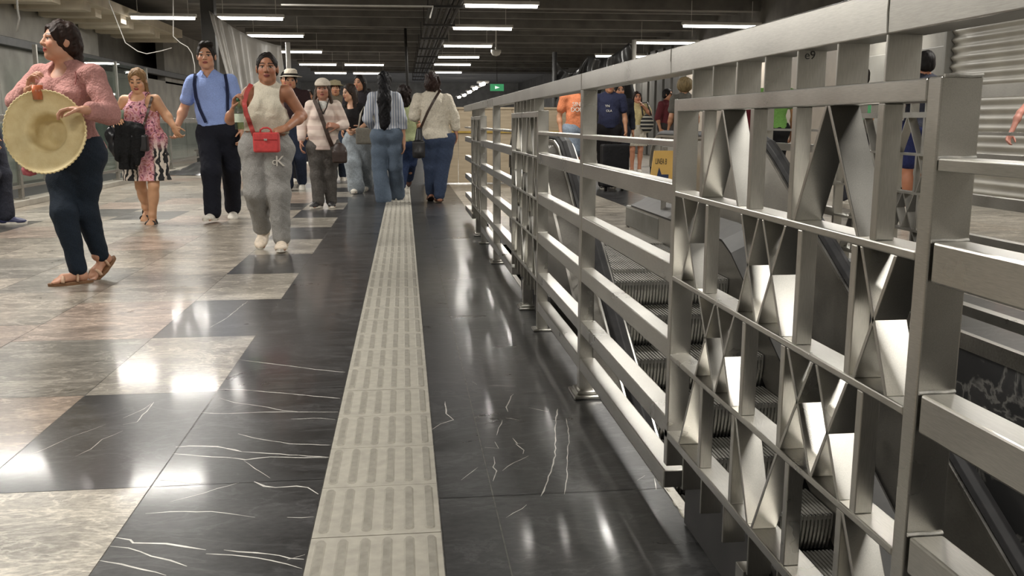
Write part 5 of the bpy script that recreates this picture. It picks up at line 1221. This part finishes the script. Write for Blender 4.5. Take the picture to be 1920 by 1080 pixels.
p.top(fab((26, 24, 25)), sleeve=1.0, inflate=0.012, hem=0.28, neck=0.11, name='top', scoop=0.05)
p.pants(fab((150, 158, 164), var=0.75), hem=1.03, prof=(0.112, 0.105, 0.105), inflate=0.010, waist=0.20, name='jeans', fold=0.003)
for q in 'lr': p.shoe(q, WHITE_SHOE, SOLE_W)
t = empty('grey_handbag', tuple(at(682, 254, 12.6)), 'grey tote handbag on the arm of the long haired woman', 'bag')
solid('bag_body', [rbox(at(682, 255, 12.6), (0.085, 0.035, 0.09), None, 0.02)], 0.01, leather((112, 108, 98), 0.45), t, t.location)
MB().tube([at(672, 240, 12.6), at(676, 214, 12.62), at(682, 200, 12.68), at(690, 226, 12.62), at(692, 240, 12.6)], 0.012, 6).build('strap', leather((180, 172, 158), 0.5), t, smooth=True)

# --- woman with very long black hair, from behind
p = Person('woman with waist-length black hair walking away in flared blue jeans', -0.16, 11.45, 1.62, 180, res=0.009, skin=(186, 140, 112), hw=0.165, ww=0.13,
    joints=dict(hd=(721, 153), nk=(721, 174), sl=(699, 182), sr=(743, 182), pv=(725, 248), el=(689, 222, -0.02), wl=(697, 236, 0.16), er=(754, 226, 0.0), wr=(757, 268, -0.02), kl=(711, 314, 0), al=(719, 369, -0.05), kr=(741, 312, 0.02), ar=(744, 362, 0.22)), feet={'l': (176, 0), 'r': (170, 8)})
p.body(); hs = p.hs
p.hair((16, 15, 18), [('c', (0.0, -0.07, 0.02), (0.01, -0.135, -0.22), 0.075, 0.082), ('c', (0.01, -0.135, -0.22), (0.02, -0.15, -0.53), 0.082, 0.055), ('c', (-0.03, -0.12, -0.2), (-0.03, -0.15, -0.50), 0.05, 0.03)], vol=0.012, ripple=0.004)
p.top(striped('blue_striped_shirt', (142, 150, 166), (196, 198, 202), 0.030, 'X', 0.5), sleeve=2.0, inflate=0.012, hem=0.06, neck=0.06, name='shirt', fold=0.0025, freq=26, sleeve_r=1.15)
p.pants(fab((94, 107, 123), var=0.72, scale=140), hem=1.04, prof=(0.100, 0.080, 0.094), inflate=0.010, waist=0.10, name='jeans')
for q in 'lr': p.shoe(q, WHITE_SHOE, SOLE_W)

# --- woman in the green top beyond her
p = Person('dark haired woman in a green top half hidden behind the long black hair', 0.03, 12.7, 1.58, 178, res=0.011, skin=(180, 134, 106), hw=0.16, ww=0.135,
    joints=dict(hd=(757, 178), nk=(758, 196), sl=(740, 205), sr=(779, 205), pv=(763, 262), el=(736, 235), wl=(738, 262), er=(784, 234), wr=(778, 250, 0.1), kl=(757, 308, 0), al=(752, 352, -0.1), kr=(771, 306, 0.05), ar=(766, 336, 0.35)), feet={'l': (178, 0), 'r': (178, 40)})
p.body(); p.hair((32, 24, 22), [('e', (0, -0.05, -0.08), (0.11, 0.08, 0.11)), ('e', (0, -0.05, 0.03), (0.105, 0.11, 0.10))], vol=0.02, ripple=0.01)
p.top(fab((140, 146, 110)), sleeve=0.7, inflate=0.016, hem=-0.05, neck=0.065, name='top'); p.pants(fab((40, 54, 84), var=0.7), hem=0.9, prof=(0.10, 0.07, 0.055), name='jeans')
for q in 'lr': p.shoe(q, leather((96, 66, 56), 0.6), leather((60, 44, 38), 0.6))

# --- woman in the white blouse, from behind
p = Person('woman in a loose white blouse and blue jeans walking away', 0.35, 11.3, 1.62, 180, res=0.0085, skin=(178, 126, 100), hw=0.185, ww=0.165, dp=1.1,
    joints=dict(hd=(810, 156), nk=(810, 177), sl=(784, 186), sr=(838, 187), pv=(818, 254), el=(776, 216, 0.0), wl=(781, 222, 0.20), er=(852, 224, 0.02), wr=(855, 248, 0.02), kl=(809, 312, 0.02), al=(808, 361, 0.10), kr=(828, 314, -0.02), ar=(824, 367, -0.08)), feet={'l': (182, -18), 'r': (186, 0)})
p.body(); p.hair((48, 34, 30), [('e', (0, -0.03, 0.0), (0.098, 0.108, 0.11))], vol=0.018, ripple=0.007)
p.top(fab((206, 198, 182), bump=0.5), sleeve=1.6, inflate=0.016, hem=-0.07, neck=0.058, name='blouse', fold=0.003, freq=24, sleeve_r=1.25)
p.pants(fab((60, 72, 96), var=0.65, scale=130), hem=0.97, prof=(0.118, 0.085, 0.058), inflate=0.012, waist=0.03, name='jeans', fold=0.002)
for q in 'lr': sandal(p, q, leather((70, 48, 38), 0.6), leather((120, 78, 58), 0.5))
def back_px(s, u, v, gap): return on_person(s, u, v, gap, 'ta')
t = empty('shoulder_bag', tuple(at(785, 268, 11.05)), 'long black shoulder bag beside the woman in the white blouse', 'bag')
solid('bag_body', [cone(at(786, 244, 11.1), at(785, 286, 11.05), 0.035, 0.07, 0.03), rbox(at(785, 280, 11.05), (0.055, 0.03, 0.08), None, 0.02)], 0.009, leather((26, 25, 27), 0.45), t, t.location)
ribbon([on_person(p, u, v, 0.045, 't') for u, v in smooth_path([(826, 168), (815, 186), (803, 208), (794, 228), (788, 242)], 3)], 0.03, 0.006, (0, -1, 0.1)).build('strap', leather((60, 44, 36), 0.5), t)

# --- simple helper for people farther off
def passer(label, x, y, H, heading, shirt, trousers, hair, skin=(176, 128, 98), phase=0.4, sleeve=0.6, shoes=None, skirt=None, shorts=False, long_hair=False, res=0.013, joints=None, look=None, tilt=0, hairfn=None, belly=0.4, group=None, bust=0.0, sw=None, arms=(None, None), hem=-0.06, arm_r=1.0):
    s = Person(label, x, y, H, heading, group=group, res=res, skin=skin, phase=phase, look=look, tilt=tilt, belly=belly, bust=bust, joints=joints, sw=sw, arms=arms, arm_r=arm_r,
               feet={'l': (heading, -30 if phase < -0.1 else 0), 'r': (heading, -30 if phase > 0.1 else 0)})
    s.body(bare_legs=bool(skirt or shorts))
    ex = [('c', (0.0, -0.07, 0.0), (0.0, -0.09, -0.24), 0.07, 0.06), ('c', (0.07, -0.02, -0.02), (0.08, 0.01, -0.2), 0.03, 0.025), ('c', (-0.07, -0.02, -0.02), (-0.08, 0.01, -0.2), 0.03, 0.025)] if long_hair else []
    if hair: s.hair(hair, ex if hairfn is None else hairfn, vol=0.012)
    s.top(shirt if not isinstance(shirt, tuple) else fab(shirt), sleeve=sleeve, inflate=0.016, hem=hem, neck=0.066, name='shirt', sleeve_r=1.1)
    tm = trousers if not isinstance(trousers, tuple) else fab(trousers, var=0.7)
    if skirt:
        c0 = s.tp(0.0); c1 = np.array([c0[0], c0[1], skirt - 0.03]); P = [s.torso[0]] + [cone(c0 + s.L * dx, c1 + s.L * dx * 1.3, 0.11, 0.13, 0.05) for dx in (-0.06, 0.06)]
        solid('skirt', P, s.res, tm, s.root, s.base, halves=[(np.array([0, 0, skirt]), np.array([0, 0, -1.0])), (s.tp(0.12), s.U)], ripple=(0.006, 26, 3), inflate=0.014)
    elif shorts: s.pants(tm, hem=-0.30, prof=(0.115, 0.105, 0.1), name='shorts', inflate=0.012)
    else: s.pants(tm, hem=0.97, prof=(0.105, 0.078, 0.062), inflate=0.010)
    for q in 'lr': s.shoe(q, shoes or WHITE_SHOE, SOLE_W)
    return s
gx = lambda u, y: float(at(u, 300, y)[0])
s = passer('person in a white brimmed hat and dark maroon top walking behind the tank top', gx(552, 13.6), 13.6, 1.66, 0, (46, 30, 32), (44, 52, 70), (24, 20, 20), phase=0.5)
hb_ = MB(); c = s.hp(0, -0.01, 0.07); hb_.lathe([(0.155, -0.02), (0.16, -0.012), (0.10, 0.0), (0.094, 0.03), (0.088, 0.075), (0.06, 0.095), (0.0, 0.097)], tuple(c), 24); hb_.build('brimmed_hat', fab((206, 196, 180)), s.root, smooth=True, solid=0.004)
MB().lathe([(0.103, 0.0), (0.099, 0.028)], tuple(c), 24).build('hat_band', fab((36, 32, 30)), s.root)
passer('tall black haired person behind the white brimmed hat', gx(543, 15.4), 15.4, 1.76, 0, (40, 40, 44), (28, 28, 32), (18, 16, 16), phase=-0.4)
s = passer('person in a khaki hat behind the woman with the cap', gx(633, 15.6), 15.6, 1.62, 5, (96, 88, 74), (52, 62, 78), (40, 32, 28), phase=0.45, sleeve=1.7)
MB().lathe([(0.145, -0.015), (0.15, -0.008), (0.10, 0.005), (0.088, 0.06), (0.0, 0.085)], tuple(s.hp(0, -0.01, 0.065)), 20).build('brimmed_hat', fab((150, 140, 112)), s.root, smooth=True, solid=0.004)
passer('dark haired woman in black trousers behind the long haired woman', gx(679, 14.3), 14.3, 1.66, -10, (40, 36, 40), (24, 24, 27), (26, 20, 18), phase=-0.5, long_hair=True, look=-30)
passer('person in a grey shirt far down the hall between the walkers', gx(694, 20), 20, 1.66, 180, (120, 118, 112), (44, 46, 56), (30, 24, 22), phase=0.3, res=0.016)
passer('person in a pale top far down the hall beyond the green top', gx(741, 23), 23, 1.62, 180, (170, 160, 146), (50, 56, 70), (28, 22, 20), phase=-0.3, res=0.016)
passer('person in a dark jacket far down the hall near the dark column', gx(585, 22), 22, 1.70, 0, (44, 42, 44), (40, 40, 46), (24, 20, 18), phase=0.4, res=0.016, sleeve=2.0)
passer('person in a beige coat far down the hall behind the cap', gx(646, 26), 26, 1.68, 0, (150, 136, 112), (48, 46, 46), (40, 30, 24), phase=0.4, res=0.018, sleeve=2.0)
# beyond the railing
s = passer('person in an orange T-shirt and denim shorts beyond the railing', gx(1079, 12.9), 12.9, 1.60, 15, (206, 126, 88), (122, 134, 148), (30, 24, 20), phase=0.25, shorts=True, sleeve=0.6)
for tx, u, v in (('SIN', 1081, 196), ('DOL', 1081, 206)):
    o = lettering('shirt_print', tx, 0.085, WHITE_INK, s.root, (0, 0, 0), (math.pi / 2, 0, math.radians(15)), 0.003); o.location = Vector(on_person(s, u, v, 0.034, 't')) - s.root.location
s = passer('person in a navy T-shirt and black trousers beyond the railing', gx(1140, 13.4), 13.4, 1.61, -5, (44, 48, 72), (30, 28, 30), (26, 22, 20), phase=0.1, shoes=DARK_SHOE, belly=0.9)
for tx, u, v, z_ in (('YN', 1139, 199, 0.05), ('OLA', 1142, 208, 0.045)):
    o = lettering('shirt_print', tx, z_, WHITE_INK, s.root, (0, 0, 0), (math.pi / 2, 0, 0), 0.003); o.location = Vector(on_person(s, u, v, 0.034, 't')) - s.root.location
c = np.array(at(1152, 304, 12.9)); t = empty('black_suitcase', (c[0], c[1], 0.0), 'black suitcase standing in front of the navy T-shirt', 'suitcase')
solid('case', [rbox((c[0], c[1], 0.36), (0.16, 0.10, 0.27), None, 0.03)], 0.012, fab((24, 24, 26)), t, t.location)
MB().tube([(c[0] - 0.05, c[1], 0.66), (c[0] - 0.05, c[1], 0.74), (c[0] + 0.05, c[1], 0.74), (c[0] + 0.05, c[1], 0.66)], 0.009, 6).build('handle', RUBBER, t, smooth=True)
for dx in (-0.12, 0.12): MB().tube([(c[0] + dx - 0.015, c[1], 0.035), (c[0] + dx + 0.015, c[1], 0.035)], 0.035, 12).build('wheel', RUBBER, t)
passer('black haired person in a dark jacket behind the navy T-shirt', gx(1158, 14.4), 14.4, 1.56, 5, (30, 32, 42), (36, 38, 48), (20, 18, 18), phase=-0.3, sleeve=2.0)
s = passer('woman in a cream top and white skirt with her hand to her hair', gx(1192, 17.4), 17.4, 1.54, -5, (204, 188, 140), (196, 190, 176), (38, 26, 22), phase=0.1, long_hair=True, skirt=0.52, skin=(190, 134, 106), joints=dict(er=(1219, 214, -0.10), wr=(1206, 198, -0.16)), bust=0.055)
c = np.array(at(1213, 232, 17.22)); t = empty('striped_bag', tuple(c), 'dark and white striped bag carried beside the white skirt', 'bag')
solid('bag_body', [ell(c, (0.13, 0.07, 0.17))], 0.014, striped('bag_stripes', (42, 44, 46), (176, 172, 160), 0.07, 'Z', 0.6), t, tuple(c))
MB().tube([c + np.array([-0.08, 0, 0.15]), c + np.array([-0.10, 0.1, 0.38]), c + np.array([0.02, 0.1, 0.4]), c + np.array([0.08, 0, 0.15])], 0.014, 6).build('strap', leather((40, 38, 38)), t, smooth=True)
s = passer('person in glasses and a maroon top past the white skirt', gx(1247, 18.2), 18.2, 1.62, 40, (96, 44, 50), (60, 56, 56), (24, 20, 20), phase=0.2, look=55, sleeve=1.0)
for sx_ in (-1, 1): MB().tube([s.hp(sx_ * 0.031 + 0.024 * math.cos(a), 0.098, 0.004 + 0.019 * math.sin(a)) for a in [2 * math.pi * i / 12 for i in range(13)]], 0.004, 5).build('glasses', BLACK_PAINT, s.root)
passer('brown haired person behind the lattice panel post', gx(1279, 13.4), 13.4, 1.60, 180, (88, 86, 80), (56, 52, 50), (120, 104, 74), phase=0.0, hairfn=[('e', (0, -0.03, 0.02), (0.125, 0.12, 0.12))], sw=0.15)
passer('person in a wine red top seen through the lattice panel', gx(1407, 12.0), 12.0, 1.56, 180, (92, 30, 38), (40, 38, 40), (30, 24, 22), phase=0.0, sw=0.16)
passer('person in a bright green shirt seen through the lattice panel', gx(1447, 11.2), 11.2, 1.62, 170, (108, 152, 78), (30, 30, 32), (30, 24, 22), phase=0.2, skin=(170, 120, 90), sleeve=0.5)
passer('person in a sea green shirt seen through the lattice panel top', gx(1606, 10.6), 10.6, 1.60, -150, (84, 156, 108), (52, 52, 58), (28, 22, 20), phase=0.2, sleeve=0.5)
passer('person in navy shorts by the far railing', gx(1722, 8.9), 8.9, 1.66, 180, (52, 54, 66), (40, 46, 88), (24, 20, 20), phase=0.0, shorts=True, skin=(168, 112, 84))
passer('person with a bare arm swinging at the edge of the far side floor', gx(1968, 9.2), 9.2, 1.62, 100, (150, 120, 116), (60, 58, 60), (30, 24, 22), phase=0.35, sleeve=0.3, skin=(176, 122, 108), shoes=DARK_SHOE,
       joints=dict(el=(1912, 212, -0.1), wl=(1896, 248, -0.15)))
passer('person in dark blue shoes walking by the glass railing', gx(-26, 9.2), 9.2, 1.64, 95, (90, 90, 96), (48, 50, 60), (30, 24, 22), phase=0.35, shoes=leather((42, 44, 78), 0.5))
